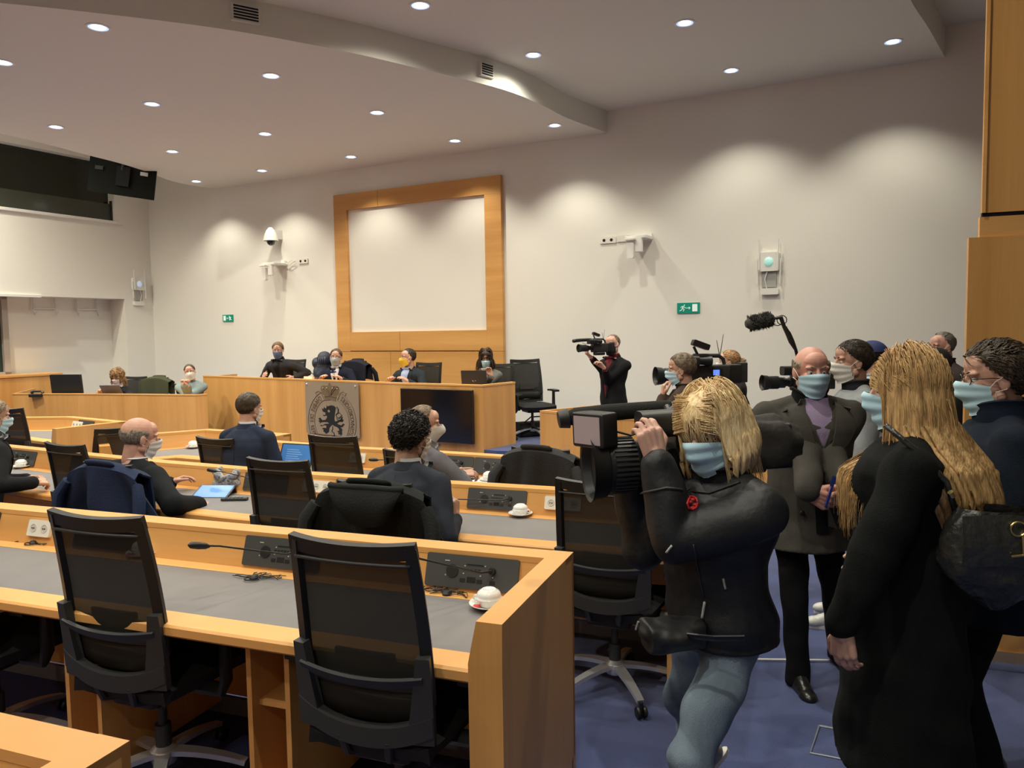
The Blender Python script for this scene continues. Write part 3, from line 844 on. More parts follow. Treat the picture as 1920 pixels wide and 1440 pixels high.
# crown
crown = [(520, 520), (500, 420), (450, 370), (425, 260), (440, 205), (500, 180), (560, 190), (600, 175), (600, 150), (625, 110), (650, 150), (650, 175), (700, 190), (770, 185), (825, 215), (838, 270), (815, 370), (770, 420), (755, 520), (640, 495)]
poly_plate(crown, mat('crest_gold_brown', (0.17, 0.115, 0.055), 0.5), 'crown', -0.0362)
g = MB()
g.tube([cpt(505, 440, -0.039), cpt(560, 425, -0.039), cpt(640, 415, -0.039), cpt(700, 425, -0.039), cpt(765, 440, -0.039)], 0.005, 5)
g.tube([cpt(512, 515, -0.039), cpt(640, 492, -0.039), cpt(755, 520, -0.039)], 0.005, 5)
for a, b in ((470, 600), (540, 620), (720, 650), (800, 660)):
    g.tube([cpt(a, 210, -0.039), cpt((a + b) / 2 - 20 * (1 if a > 640 else -1), 300, -0.039), cpt((b + 635) / 2, 405, -0.039)], 0.004, 5)
g.build('crown_lines', inkb, cp)
g = MB()
for a, b in ((480, 245), (560, 240), (690, 245), (785, 255)): g.ball(cpt(a, b, -0.038), 0.012, 8)
g.build('crown_pearl', mat('crest_pearl', (0.45, 0.36, 0.24), 0.4), cp)
# lion rampant
lion = [(560, 700), (570, 650), (640, 625), (710, 635), (745, 680), (735, 740), (725, 790), (715, 860), (705, 930), (720, 985), (790, 960), (840, 930), (850, 890), (890, 870), (875, 915), (905, 950), (880, 990), (820, 985),
        (760, 1030), (800, 1050), (850, 1065), (890, 1020), (930, 1040), (900, 1060), (880, 1100), (830, 1110), (870, 1150), (860, 1210), (865, 1260), (835, 1295), (810, 1265), (775, 1265), (790, 1230), (750, 1200), (795, 1190), (800, 1150), (760, 1110), (700, 1090),
        (660, 1060), (620, 1100), (590, 1150), (585, 1220), (545, 1260), (510, 1280), (490, 1245), (455, 1225), (465, 1185), (425, 1160), (475, 1140), (520, 1150), (530, 1090), (480, 1080), (430, 1110), (390, 1100), (400, 1080), (440, 1090), (500, 1050), (590, 1040),
        (560, 1010), (480, 1010), (420, 1020), (385, 1050), (380, 1010), (350, 1000), (380, 975), (355, 930), (400, 915), (440, 970), (510, 960), (550, 900), (540, 860), (480, 880), (450, 850), (510, 850), (520, 800), (455, 770), (440, 700), (475, 720), (490, 660), (515, 700), (540, 690), (545, 620), (565, 660), (590, 720), (560, 745), (570, 780), (600, 790), (620, 760), (600, 730)]
poly_plate(lion, ink, 'lion')
g = MB()
g.tube([cpt(765, 660), cpt(800, 710), cpt(790, 790), cpt(745, 830), cpt(760, 890), cpt(820, 900), cpt(870, 840), cpt(820, 780), cpt(770, 800)], [0.010, 0.011, 0.009, 0.008, 0.007, 0.008, 0.007, 0.006, 0.004], 6)
g.tube([cpt(760, 920), cpt(800, 960), cpt(850, 940)], 0.008, 6)
g.build('lion_tail', ink, cp)
g = MB()
g.tube([cpt(665, 1090), cpt(665, 1160), cpt(640, 1210), cpt(690, 1240), cpt(700, 1300), cpt(660, 1335), cpt(635, 1310)], [0.006, 0.007, 0.009, 0.008, 0.010, 0.009, 0.004], 6)
g.build('lion_hind_tuft', ink, cp)
# ring lettering
txt_mat = inkb
def ring_text(text, a0, a1, outer_up=True):
    n = len(text)
    for k, ch in enumerate(text):
        if ch == ' ': continue
        ang = math.radians(a0 + (a1 - a0) * k / (n - 1))
        X = EX + 445 * math.sin(ang); Y = EY - 622 * math.cos(ang)
        cu = bpy.data.curves.new('letter', 'FONT'); cu.body = ch; cu.size = 0.115; cu.extrude = 0.001; cu.align_x = 'CENTER'; cu.align_y = 'CENTER'; cu.resolution_u = 2
        tmp = bpy.data.objects.new('tmp', cu)
        me = bpy.data.meshes.new_from_object(tmp); bpy.data.objects.remove(tmp); bpy.data.curves.remove(cu)
        # letters read along the ring with their feet towards the crest centre
        tang = math.atan2(622 * math.sin(ang), 445 * math.cos(ang))
        R = Matrix.Rotation(tang, 4, 'Y')
        if not outer_up: R = Matrix.Rotation(tang + PI, 4, 'Y')
        base = Matrix.Translation(cpt(X, Y, -0.037)) @ fm1.to_3x3().to_4x4() @ R @ Matrix.Rotation(PI / 2, 4, 'X') @ Matrix.Diagonal((0.62, 1.0, 1.0, 1.0))
        me.transform(base)
        link('letter', me, txt_mat, cp)
ring_text('CHAMBRE DES REPRÉSENTANTS', -32, -172, outer_up=False)
ring_text('VOLKSVERTEGENWOORDIGERS', 172, 32, outer_up=False)

# low dais on the left
t = thing('dais_desk', 'lower beech desk front in the far left corner, in front of the curly haired woman', 'dais')
ld_ = Row([(-7.84, 12.03), (-6.7, 11.8), (-5.6, 11.5), (-4.62, 11.2), (-4.50, 11.32)], base=0.0, lh=1.0)
for i in range(4):
    ld_.strip(i, [(-0.03, 0), (0.0, 0), (0.0, 0.985), (-0.03, 0.985)], 'front_board', M['wood_v'], t, 0, 0.0015)
    ld_.strip(i, [(-0.05, 0.985), (0.005, 0.985), (0.005, 1.002), (-0.05, 1.002)], 'ledge', M['wood_h2'], t)
    if i < 3: ld_.strip(i, [(-0.6, 0.93), (-0.03, 0.93), (-0.03, 0.95), (-0.6, 0.95)], 'desk_top', M['wood_h'], t)
MB().prism([(-7.84, 12.03), (-7.81, 12.03), (-8.2, 13.2), (-8.23, 13.2)], 0, 1.0).build('side_panel', M['wood_v'], t)
# beech cabinet below the dark window
t = thing('low_cabinet', 'beech cabinet under the dark window at the far left', 'cabinet')
cbm = LM
MB().box((2.05, -0.15, 0), (6, 0.30, 1.20), cbm).build('body', M['wood_v'], t)
MB().box((2.03, -0.17, 1.20), (6, 0.36, 1.24), cbm).build('top', M['wood_h2'], t, bevel=0.004)

# ------------------------------------------------------------------ office chairs
def mesh_cloth_mat(name='chair_mesh', dens=0.972):
    m = bpy.data.materials.new(name); m.use_nodes = True
    nt = m.node_tree; b = nt.nodes['Principled BSDF']; out = nt.nodes['Material Output']
    b.inputs['Base Color'].default_value = (0.010, 0.010, 0.008, 1); b.inputs['Roughness'].default_value = 0.7
    tr = nt.nodes.new('ShaderNodeBsdfTransparent'); mx = nt.nodes.new('ShaderNodeMixShader')
    mx.inputs[0].default_value = dens
    nt.links.new(tr.outputs[0], mx.inputs[1]); nt.links.new(b.outputs[0], mx.inputs[2]); nt.links.new(mx.outputs[0], out.inputs['Surface'])
    return m
M['mesh'] = mesh_cloth_mat()
M['seatfab'] = mat('black_seat_fabric', (0.012, 0.012, 0.013), 0.9, bump=0.3, bump_scale=400)

def back_pt(x, z):
    """chair back sheet: concave in plan, leaning backwards, slight S in profile"""
    k = (z - 0.50) / 0.62
    y = -0.20 - 0.035 * k - 0.045 * k * k + 0.50 * x * x
    return V((x, y, z))
def half_w(z):
    k = (z - 0.50) / 0.62
    return 0.238 - 0.012 * k - 0.03 * (k - 0.45) ** 2
def make_chair(spokes='chrome'):
    t = thing('office_chair', 'x', 'chair')
    # outer frame: stiles, top rail, inner lip
    fr = MB()
    for sg in (-1, 1):
        def st(u, v, sg=sg):
            z = 0.62 + 0.50 * v; w = half_w(z); return back_pt(sg * (w - 0.034 * u), z) + V((0, 0.004 - 0.008 * u, 0))
        fr.slab(st, 1, 14, 0.022)
    def top(u, v):
        z = 1.072 + 0.048 * v + 0.004; w = half_w(z); x = (u * 2 - 1) * w
        return back_pt(x, z) + V((0, 0, 0.012 * (2 * u - 1) ** 2))
    fr.slab(top, 16, 2, 0.024)
    def low(u, v):
        z = 0.655 + 0.03 * v; w = half_w(z); return back_pt((u * 2 - 1) * w, z)
    fr.slab(low, 12, 1, 0.018)
    fr.build('back_frame', M['dark'], t, smooth='auto')
    lip = MB().tube([back_pt((u * 2 - 1) * (half_w(1.07) - 0.02), 1.066) + V((0, -0.013, 0)) for u in [k / 14 for k in range(15)]], 0.006, 6)
    lip.build('frame_lip', M['dark2'], t, smooth=True)
    def panel(u, v):
        z = 0.67 + 0.405 * v; w = half_w(z) - 0.02; return back_pt((u * 2 - 1) * w, z) + V((0, 0.006, 0))
    MB().grid(panel, 12, 14).build('mesh_panel', M['mesh'], t, smooth=True)
    def lum(u, v):
        z = 0.69 + 0.075 * v; return back_pt((u * 2 - 1) * 0.105, z) + V((0, 0.018, 0))
    MB().slab(lum, 8, 2, 0.012).build('lumbar_pad', mat('lumbar_grey', (0.03, 0.027, 0.022), 0.7) if 'lum' not in M else M['lum'], t, smooth='auto')
    # carrying bracket: two cheeks, bowed crossbar, wide lower band
    br = MB()
    for sg in (-1, 1):
        def ck(u, v, sg=sg):
            z = 0.50 + 0.28 * v; w = half_w(z) + 0.004 - 0.045 * (1 - v) * u
            return back_pt(sg * (w - 0.042 * u + 0.0), z) + V((0, -0.022, 0))
        br.slab(ck, 2, 8, 0.03)
    def band(u, v):
        x = (u * 2 - 1) * 0.235; z = 0.475 + 0.065 * v + 0.055 * (abs(2 * u - 1)) ** 2.2
        return back_pt(x, z) + V((0, -0.024, 0))
    br.slab(band, 16, 2, 0.032)
    br.build('bracket', M['dark2'], t, smooth='auto')
    br = MB().slab(lambda u, v: back_pt((u * 2 - 1) * 0.215, 0.672 + 0.03 * v + 0.018 * (2 * u - 1) ** 2) + V((0, -0.028 - 0.012 * v, 0)), 14, 1, 0.012)
    br.build('crossbar', M['dark2'], t, smooth='auto')
    sv = MB().slab(lambda u, v: back_pt((u * 2 - 1) * 0.20, 0.545 + 0.12 * v) + V((0, 0.004, 0)), 12, 2, 0.006)
    sv.build('lower_panel', M['mesh'], t, smooth=True)
    for sg in (-1, 1):
        p0 = back_pt(sg * 0.085, 0.50) + V((0, -0.024, 0))
        MB().tube([p0, V((sg * 0.075, -0.20, 0.43)), V((sg * 0.06, -0.08, 0.385))], [0.022, 0.02, 0.018], 8, flat=0.7).build('support_arm', M['dark2'], t, smooth='auto')
    # seat
    mb = MB()
    def seat(u, v):
        x = (u * 2 - 1) * 0.245 * (1 - 0.12 * (1 - v) ** 2); y = -0.20 + 0.47 * v
        e = max(abs(2 * u - 1) ** 6, (2 * v - 1) ** 6)
        return V((x, y, 0.475 - 0.03 * e + 0.012 * abs(2 * u - 1) ** 2 - 0.03 * max(0, v - 0.8) * 5 * 0.3))
    mb.slab(seat, 14, 14, 0.055)
    mb.build('seat', M['seatfab'], t, smooth='auto')
    for sg in (-1, 1):
        mb = MB()
        mb.tube([(sg * 0.18, 0.0, 0.42), (sg * 0.30, 0.0, 0.42), (sg * 0.318, 0.0, 0.46), (sg * 0.318, 0.0, 0.66)], [0.022, 0.022, 0.024, 0.02], 8, flat=1.3)
        mb.slab(lambda u, v: V((sg * 0.318 + (u - 0.5) * 0.075, -0.13 + 0.25 * v, 0.672 + 0.006 * math.sin(PI * v))), 3, 8, 0.026)
        mb.build('armrest', M['dark'], t, smooth='auto')
    MB().rbox((-0.11, -0.14, 0.37), (0.11, 0.14, 0.435), 0.03, 3).build('mechanism', M['dark'], t, bevel=0.006)
    MB().lathe([(0.03, 0.10), (0.03, 0.24), (0.018, 0.24), (0.018, 0.38)], 16).build('gas_column', M['dark2'], t, smooth='auto')
    MB().lathe([(0.045, 0.085), (0.05, 0.10), (0.05, 0.14), (0.032, 0.155)], 16).build('hub', M['chrome'] if spokes == 'chrome' else M['dark2'], t, smooth='auto')
    for k in range(5):
        a = 2 * PI * k / 5 + 0.35
        d = V((math.cos(a), math.sin(a), 0)); q = V((-d.y, d.x, 0))
        sm = MB()
        def sp(u, v): return d * (0.03 + 0.29 * v) + q * (u - 0.5) * (0.055 - 0.022 * v) + V((0, 0, 0.128 - 0.05 * v * v))
        sm.slab(sp, 2, 6, 0.02)
        sm.build('base_spoke', M['chrome'] if spokes == 'chrome' else M['dark2'], t, smooth='auto')
        c = d * 0.325
        w = MB()
        for s2 in (-1, 1):
            w.lathe([(0.0, -0.009), (0.026, -0.008), (0.03, 0.0), (0.026, 0.008), (0.0, 0.009)], 14, Matrix.Translation(c + V((0, 0, 0.03)) + q * 0.0 + d.cross(V((0, 0, 1))) * 0.016 * s2) @ Matrix.Rotation(a, 4, 'Z') @ Matrix.Rotation(PI / 2, 4, 'X'))
        w.tube([c + V((0, 0, 0.03)), c + V((0, 0, 0.078))], 0.011, 8)
        w.build('caster', M['dark'], t, smooth='auto')
    return t
CH = make_chair()
ch_tree = tree_of(CH)
used = [False]
def chair(loc, rz, label, cat='chair', group=None, h=1.0):
    if not used[0]: r = CH; used[0] = True
    else: r = copy_tree(CH, None, ch_tree)
    r.location = loc; r.rotation_euler = (0, 0, rz); r['label'] = label
    if group: r['group'] = group
    elif 'group' in r: del r['group']
    r.scale = (1, 1, h)
    return r
def chair_px(u, v, row_or_rz, floor, label, topz=1.12, group=None, dz=0.0):
    """chair whose back top centre is seen at u, v"""
    p = atz(u, v, floor + topz)
    if isinstance(row_or_rz, Row):
        i, _ = row_or_rz.locate(p); rz = row_or_rz.heading(i)
    else: rz = row_or_rz
    rz += dz
    loc = V((p.x, p.y, floor)) - Matrix.Rotation(rz, 3, 'Z') @ V((0, -0.28, 0))
    return chair(loc, rz, label, group=group, h=topz / 1.12)
G = 'black mesh office chairs'
chair_px(651, 1022, r4, 0.10, 'empty black mesh office chair at the nearest desk, beside its end panel', group=G)
chair_px(168, 972, r4, 0.10, 'empty black mesh office chair at the nearest desk, left of two, facing a socket plate', group=G)
chair_px(-165, 945, r4, 0.10, 'black office chair cut off by the left photo edge at the nearest desk', group=G)
chair_px(1120, 908, r3, 0.0, 'empty black mesh office chair on the blue carpet beside the camerawoman', group=G, dz=-0.05)
chair_px(515, 866, r3, 0.0, 'empty black mesh chair between the bald man and the curly haired man', group=G)
chair_px(115, 836, r3, 0.0, 'empty black mesh chair left of the navy draped chair', group=G)
CJ1 = chair_px(196, 874, r3, 0.0, 'black mesh chair hidden under a navy jacket behind the bald seated man', group=G, topz=1.06)
CJ2 = chair_px(698, 910, r3, 0.0, 'black mesh chair under a black hooded coat behind the curly haired man', group=G, topz=1.07)
chair_px(398, 824, r2, 0.0, 'empty black mesh chair directly left of the young man in the dark blue suit', group=G, topz=1.02)
chair_px(620, 820, r2, 0.0, 'empty black mesh chair in front of the crest plate, right of the laptop', group=G, topz=1.07)
chair_px(762, 848, r2, 0.0, 'black mesh chair of the grey suited man, mostly hidden by the curly haired man', group=G, topz=0.98)
CJ3 = chair_px(1010, 845, r2, 0.0, 'black mesh chair under a dark grey jacket at the third desk row', group=G, topz=1.05)
chair_px(226, 803, math.radians(50), 0.0, 'black mesh chair turned sideways behind the tall end panel left of the bald man', group=G, topz=1.02)
chair_px(4, 768, r1a, 0.0, 'black mesh chair at the left photo edge behind the man in black', group=G, dz=0.5)
# on the dais
rr = lambda d: math.radians(d)
def dais_chair(u, v, y, rz, label, top=1.05):
    p = at(u, v, y)
    h = (p.z - DZ) / 1.12
    loc = V((p.x, p.y, DZ)) - Matrix.Rotation(rz, 3, 'Z') @ V((0, -0.28, 0))
    return chair(loc, rz, label, group=G, h=h)
dais_chair(557, 675, 12.6, rr(150), 'black chair back behind the standing man in the turtleneck')
DC = dais_chair(668, 678, 11.9, rr(150), 'chair with a dark coat over it behind the man in the grey mask')
dais_chair(806, 681, 10.9, rr(150), 'black chair behind the man in the yellow mask on the dais')
dais_chair(936, 683, 10.6, rr(165), 'black chair behind the woman in the grey jacket on the dais')
dais_chair(983, 675, 10.75, rr(-160), 'empty black office chair standing free at the right end of the dais')
LZ = 0.2
struct(MB().prism([(-8.9, 12.9), (-8.3, 12.2), (-6.8, 11.95), (-5.6, 11.65), (-5.35, 12.1), (-7.9, 12.6)], 0, LZ).build('floor_podium', M['carpet']))
def low_chair(u, v, y, rz, label):
    p = at(u, v, y); loc = V((p.x, p.y, LZ)) - Matrix.Rotation(rz, 3, 'Z') @ V((0, -0.28, 0))
    return chair(loc, rz, label, group=G, h=(p.z - LZ) / 1.12)
low_chair(256, 707, 12.6, rr(165), 'black chair behind the curly haired woman at the low dais')
LC2 = low_chair(296, 709, 12.5, rr(165), 'chair under an olive green coat at the low dais')

# garments hanging over chairs
def drape(name, label, ch, color, w=0.56, back=0.55, front=0.3, seed=1, top=0.02, fold=0.03, flare=0.10, hood=False, cat='jacket'):
    """cloth over the chair back; local x across, falls behind (-y) and in front"""
    rnd = random.Random(seed)
    ph = [rnd.uniform(0, 6) for _ in range(6)]
    h = ch.scale.z
    def fn(u, v):
        x0 = (u * 2 - 1)
        s = v * (back + front) - front           # <0 front side, >0 back side
        zt = 1.125 * h + top
        shoulder = 0.06 * abs(x0) ** 2.5
        w2 = w * (0.92 + flare * max(0, s) * 2.2)
        x = x0 * w2 / 2
        bp = back_pt(max(-0.22, min(0.22, x)), 1.12)
        if abs(s) < 0.05:
            k = s / 0.05; y = bp.y - k * 0.035 ; z = zt - 0.02 * k * k - shoulder
        else:
            d = abs(s) - 0.05
            if s > 0: y = bp.y - 0.035 + 0.06 * min(d, 0.3) / 0.3 - 0.02; z = zt - 0.02 - d - shoulder
            else: y = bp.y + 0.035 + 0.05 + 0.05 * d; z = zt - 0.02 - d - shoulder
            amp = fold * min(1, d / 0.25)
            wv = math.sin(x0 * 7.3 + ph[0]) * 0.6 + math.sin(x0 * 13 + ph[1] + d * 3) * 0.35 + math.sin(x0 * 4 + ph[2] - d * 4) * 0.5
            y -= (amp * wv + amp * 0.6) * (1 if s > 0 else -0.4)
            x += 0.25 * amp * math.sin(d * 9 + ph[3] + x0 * 3)
            z += 0.035 * math.sin(x0 * 5 + ph[4]) * (d / 0.5)
        return V((x, y, z))
    t = thing(name, label, cat)
    m = mat(label[:24].replace(' ', '_'), color, 0.85, bump=0.35, bump_scale=90, sheen=0.0, spec=0.2)
    body = MB().slab(fn, 40, 36, 0.012).build('shell', m, t, smooth='auto')
    # collar roll and one sleeve hanging at the side
    cl = MB().tube([fn(u, front / (back + front) + 0.03) + V((0, -0.022, 0.008)) for u in [0.28 + 0.44 * k / 12 for k in range(13)]], [0.012] + [0.026] * 11 + [0.012], 10, flat=0.6)
    cl.build('collar', m, t, smooth=True)
    for sg in (-1, 1):
        u0 = 0.5 + sg * 0.49
        a = fn(u0, (front + 0.10) / (back + front)); 
        p = [a, a + V((sg * 0.045, -0.03, -0.08)), a + V((sg * 0.06, -0.05, -0.22)), a + V((sg * 0.05, -0.06, -0.38)), a + V((sg * 0.035, -0.055, -0.48))]
        MB().tube(p, [0.05, 0.062, 0.057, 0.052, 0.048], 12, flat=0.6).build('sleeve', m, t, smooth='auto')
    if hood:
        def hd(u, v):
            a = (u * 2 - 1) * 1.2; r = 0.20 * (1 - 0.35 * v)
            return V((r * math.sin(a) * 1.15 + 0.02, back_pt(0, 1.12).y - 0.075 - 0.035 * math.sin(PI * v) - 0.03 * math.cos(a) - 0.01 * math.sin(9 * u), 1.10 * h + 0.03 - 0.20 * v * math.cos(a * 0.7)))
        MB().slab(hd, 22, 12, 0.02).build('hood', m, t, smooth='auto')
        MB().tube([hd(k / 16, 0.02) for k in range(17)], 0.018, 8).build('hood_edge', m, t, smooth=True)
    t.matrix_world = Matrix.Translation(ch.location) @ Matrix.Rotation(ch.rotation_euler.z, 4, 'Z')
    return t
drape('jacket', 'navy blue jacket draped over the chair behind the bald seated man', CJ1, (0.016, 0.027, 0.066), w=0.58, back=0.62, seed=3, flare=0.95, fold=0.045)
drape('coat', 'black hooded coat hung over the chair of the curly haired man', CJ2, (0.014, 0.016, 0.016), w=0.60, back=0.62, seed=7, flare=0.85, hood=True, fold=0.035, cat='coat')
drape('jacket', 'dark grey jacket over a chair at the third desk row behind the camera lens', CJ3, (0.035, 0.036, 0.038), w=0.56, back=0.5, seed=11, flare=0.4)
drape('coat', 'olive green coat over a chair at the low dais', LC2, (0.05, 0.055, 0.03), w=0.62, back=0.3, front=0.5, seed=5, cat='coat')
drape('coat', 'near black coat over the chair right of the grey masked man', DC, (0.012, 0.013, 0.022), w=0.6, back=0.3, front=0.5, seed=9, cat='coat')

# ------------------------------------------------------------------ people
def remesh(mb, voxel, it=3, fac=0.5):
    me = mb.mesh('tmp')
    o = bpy.data.objects.new('tmp', me); C.objects.link(o)
    m = o.modifiers.new('r', 'REMESH'); m.mode = 'VOXEL'; m.voxel_size = voxel
    if it:
        s = o.modifiers.new('s', 'SMOOTH'); s.factor = fac; s.iterations = it
    dg = bpy.context.evaluated_depsgraph_get()
    ev = bpy.data.meshes.new_from_object(o.evaluated_get(dg))
    n = len(ev.vertices)
    co = np.empty(n * 3); ev.vertices.foreach_get('co', co)
    nm = np.empty(n * 3); ev.vertices.foreach_get('normal', nm)
    fs = [tuple(p.vertices) for p in ev.polygons]
    bpy.data.objects.remove(o); bpy.data.meshes.remove(me); bpy.data.meshes.remove(ev)
    return co.reshape(-1, 3), nm.reshape(-1, 3), fs
def xform(co, m):
    a = np.array(m.to_3x3()); t = np.array(m.translation)
    return co @ a.T + t
def np_mesh(name, parts, material, parent, label=None):
    vs = []; fs = []; k = 0
    for co, f in parts:
        vs.append(co); fs += [tuple(i + k for i in q) for q in f]; k += len(co)
    me = bpy.data.meshes.new(name)
    me.from_pydata(np.concatenate(vs).tolist(), [], fs)
    return link(name, me, material, parent, True, label)
def folds(co, nm, amp, seed=0, f=1.0):
    r = np.random.RandomState(seed); p = r.rand(8) * 6
    x, y, z = co.T
    w = (np.sin(23 * f * z + 9 * x + 5 * np.sin(7 * y + p[0]) + p[1]) * 0.5 + np.sin(14 * f * x + 11 * z + 4 * np.sin(6 * z + p[2]) + p[3]) * 0.4
         + np.sin(31 * f * y + 17 * z + p[4] + 3 * np.sin(12 * x)) * 0.3 + np.sin(47 * f * z - 19 * y + p[5]) * 0.18)
    return co + nm * (w * amp)[:, None]

def head_shape():
    m = MB()
    m.ball((0, -0.014, 0.035), (0.076, 0.096, 0.086), 28)
    m.ball((0, 0.018, -0.030), (0.060, 0.072, 0.080), 24)
    m.ball((0, 0.055, -0.088), (0.030, 0.026, 0.024), 14)
    for s in (-1, 1):
        m.bone((s * 0.058, 0.0, -0.055), (s * 0.018, 0.062, -0.094), 0.018, 0.017, 10)
        m.ball((s * 0.038, 0.060, -0.022), (0.024, 0.024, 0.026), 12)
        m.ball((s * 0.030, 0.074, 0.028), (0.030, 0.016, 0.010), 12)
        m.ball((s * 0.079, -0.006, -0.004), (0.008, 0.020, 0.032), 14, rot=Matrix.Rotation(s * 0.35, 3, 'Z'))
        m.ball((s * 0.010, 0.098, -0.030), (0.009, 0.010, 0.008), 8)
    m.bone((0, 0.082, 0.020), (0, 0.104, -0.024), 0.009, 0.012, 10)
    m.ball((0, 0.082, -0.058), (0.026, 0.012, 0.008), 12)
    m.ball((0, 0.079, -0.068), (0.022, 0.012, 0.008), 12)
    m.ball((0, 0.052, 0.055), (0.055, 0.040, 0.045), 16)
    m.bone((0, -0.022, -0.04), (0, -0.030, -0.13), 0.056, 0.056, 16)
    return m
def hand_shape(curl, thumb=0.0, spread=1.0):
    m = MB()
    xs = [-0.031, -0.0105, 0.0105, 0.030]; ln = [0.072, 0.080, 0.074, 0.058]
    for i, x in enumerate(xs):
        m.bone((x * 0.55, 0.0, 0), (x, 0.086 - 0.006 * abs(i - 1.3), 0.002), 0.018, 0.0125, 8)
        p = V((x, 0.086 - 0.006 * abs(i - 1.3), 0.0)); a = 0.0; r = 0.0092 if i < 3 else 0.008
        for j, q in enumerate((0.46, 0.30, 0.24)):
            a += curl * (0.75, 1.0, 0.7)[j] * (1 + 0.06 * i)
            d = V((x * 0.9 * spread * (1 - 0.3 * j), math.cos(a), -math.sin(a))).normalized()
            b = p + d * ln[i] * q
            m.bone(p, b, r - 0.0007 * j, r - 0.0007 * (j + 1), 8); p = b
    t0 = V((-0.018, 0.018, -0.004)); t1 = V((-0.050, 0.050, -0.014 - 0.01 * thumb)); t2 = V((-0.062 + 0.03 * thumb, 0.078, -0.022 - 0.02 * thumb)); t3 = V((-0.066 + 0.05 * thumb, 0.100, -0.028 - 0.03 * thumb))
    m.bone(t0, t1, 0.017, 0.0125, 8); m.bone(t1, t2, 0.0118, 0.0105, 8); m.bone(t2, t3, 0.0105, 0.0085, 8)
    m.bone((0, -0.03, 0), (0, 0.02, 0), 0.023, 0.024, 10)
    return m
TPL = {}
def tpl(kind, res):
    k = (kind, res)
    if k not in TPL:
        if kind == 'head': TPL[k] = remesh(head_shape(), 0.0042 if res else 0.008, 3 if res else 2, 0.45)
        else:
            c, th = {'relaxed': (0.45, 0.1), 'flat': (0.12, 0.0), 'grip': (1.05, 0.7), 'hold': (0.75, 0.5)}[kind]
            TPL[k] = remesh(hand_shape(c, th), 0.0034 if res else 0.006, 2, 0.4)
    return TPL[k]

def ik(a, b, l1, l2, pole):
    a, b, pole = V(a), V(b), V(pole)
    d = b - a; L = d.length
    if L > (l1 + l2) * 0.999: b = a + d.normalized() * (l1 + l2) * 0.999; d = b - a; L = d.length
    if L < abs(l1 - l2) + 0.02: L = abs(l1 - l2) + 0.02
    x = (l1 * l1 - l2 * l2 + L * L) / (2 * L)
    h = math.sqrt(max(0, l1 * l1 - x * x))
    n = d.normalized(); p = pole - n * pole.dot(n)
    p = p.normalized() if p.length > 1e-6 else n.orthogonal().normalized()
    return a + n * x + p * h, b

def hair_mat(name, c, c2=None):
    m = mat('hair_' + name, c, 0.42, noise_scale=38, noise_amt=0.35, stretch=(2.2, 2.2, 0.35), bump=0.5, bump_scale=70, spec=0.35, col2=c2)
    return m
SKIN = {}
def skin_mat(c=(0.55, 0.31, 0.22)):
    if c not in SKIN: SKIN[c] = mat('skin', c, 0.5, noise_scale=30, noise_amt=0.07, bump=0.06, bump_scale=300)
    return SKIN[c]
CLOTH = {}
def cloth(c, rough=0.95, b=0.3, sh=0.0):
    k = (c, rough)
    if k not in CLOTH: CLOTH[k] = mat('cloth_%02d' % len(CLOTH), c, rough, noise_scale=14, noise_amt=0.12, bump=b, bump_scale=220, sheen=sh, spec=0.22)
    return CLOTH[k]
M['eyew'] = mat('eye_white', (0.7, 0.68, 0.64), 0.25); M['iris'] = mat('iris', (0.03, 0.02, 0.012), 0.2)
M['maskblue'] = mat('mask_blue', (0.50, 0.74, 0.86), 0.8, bump=0.1, bump_scale=300)
M['maskwhite'] = mat('mask_white', (0.74, 0.72, 0.67), 0.8, bump=0.1, bump_scale=300)
M['maskdenim'] = mat('mask_denim', (0.12, 0.17, 0.27), 0.8)
M['maskgrey'] = mat('mask_grey', (0.38, 0.42, 0.42), 0.8)
M['maskyellow'] = mat('mask_yellow', (0.75, 0.50, 0.04), 0.8)
M['maskblack'] = mat('mask_black', (0.012, 0.012, 0.013), 0.8)
M['masklilac'] = mat('mask_lilac', (0.62, 0.56, 0.62), 0.8)
M['loop'] = mat('mask_loop', (0.75, 0.74, 0.72), 0.8)

def smooth01(x): 
    x = max(0.0, min(1.0, x)); return x * x * (3 - 2 * x)
def hairline(kind, p):
    """signed amount of hair cover at head point p (metres); >0 has hair"""
    x, y, z = p
    if kind == 'full': 
        if y > 0.06: h = 0.078
        elif y > 0.0: h = 0.012 + (0.066) * (y / 0.06) ** 1.3
        elif y > -0.04: h = 0.012 - 0.06 * (-y / 0.04)
        else: h = -0.075
        return z - h
    if kind == 'receding':
        if y > 0.02: h = 0.085 + (y - 0.02) * 1.2
        elif y > -0.01: h = 0.012 + 0.073 * ((y + 0.01) / 0.03)
        elif y > -0.04: h = 0.012 - 0.06 * (-(y + 0.01) / 0.03)
        else: h = -0.075
        return z - h
    if kind == 'horseshoe':
        lo = 0.012 if y > -0.01 else (-0.05 if y > -0.04 else -0.075)
        if y > 0.035: return -0.02
        top = 0.062 - 0.15 * max(0, y + 0.02) if y > -0.075 else 0.05
        return min(z - lo, top - z)
    if kind == 'bangs':
        if y > 0.05: h = 0.035
        elif y > 0.0: h = -0.02 + 0.055 * (y / 0.05)
        else: h = -0.09
        return z - h
    return z

def strand_tube(mb, path, r0, n=3):
    m = len(path)
    mb.tube(path, [r0 * (0.5 + 0.5 * math.sin(PI * min(1, (k + 1) / (m * 0.4)) / 2)) * (1 - (k / (m - 1)) ** 2 * 0.85) for k in range(m)], n, cap=False)

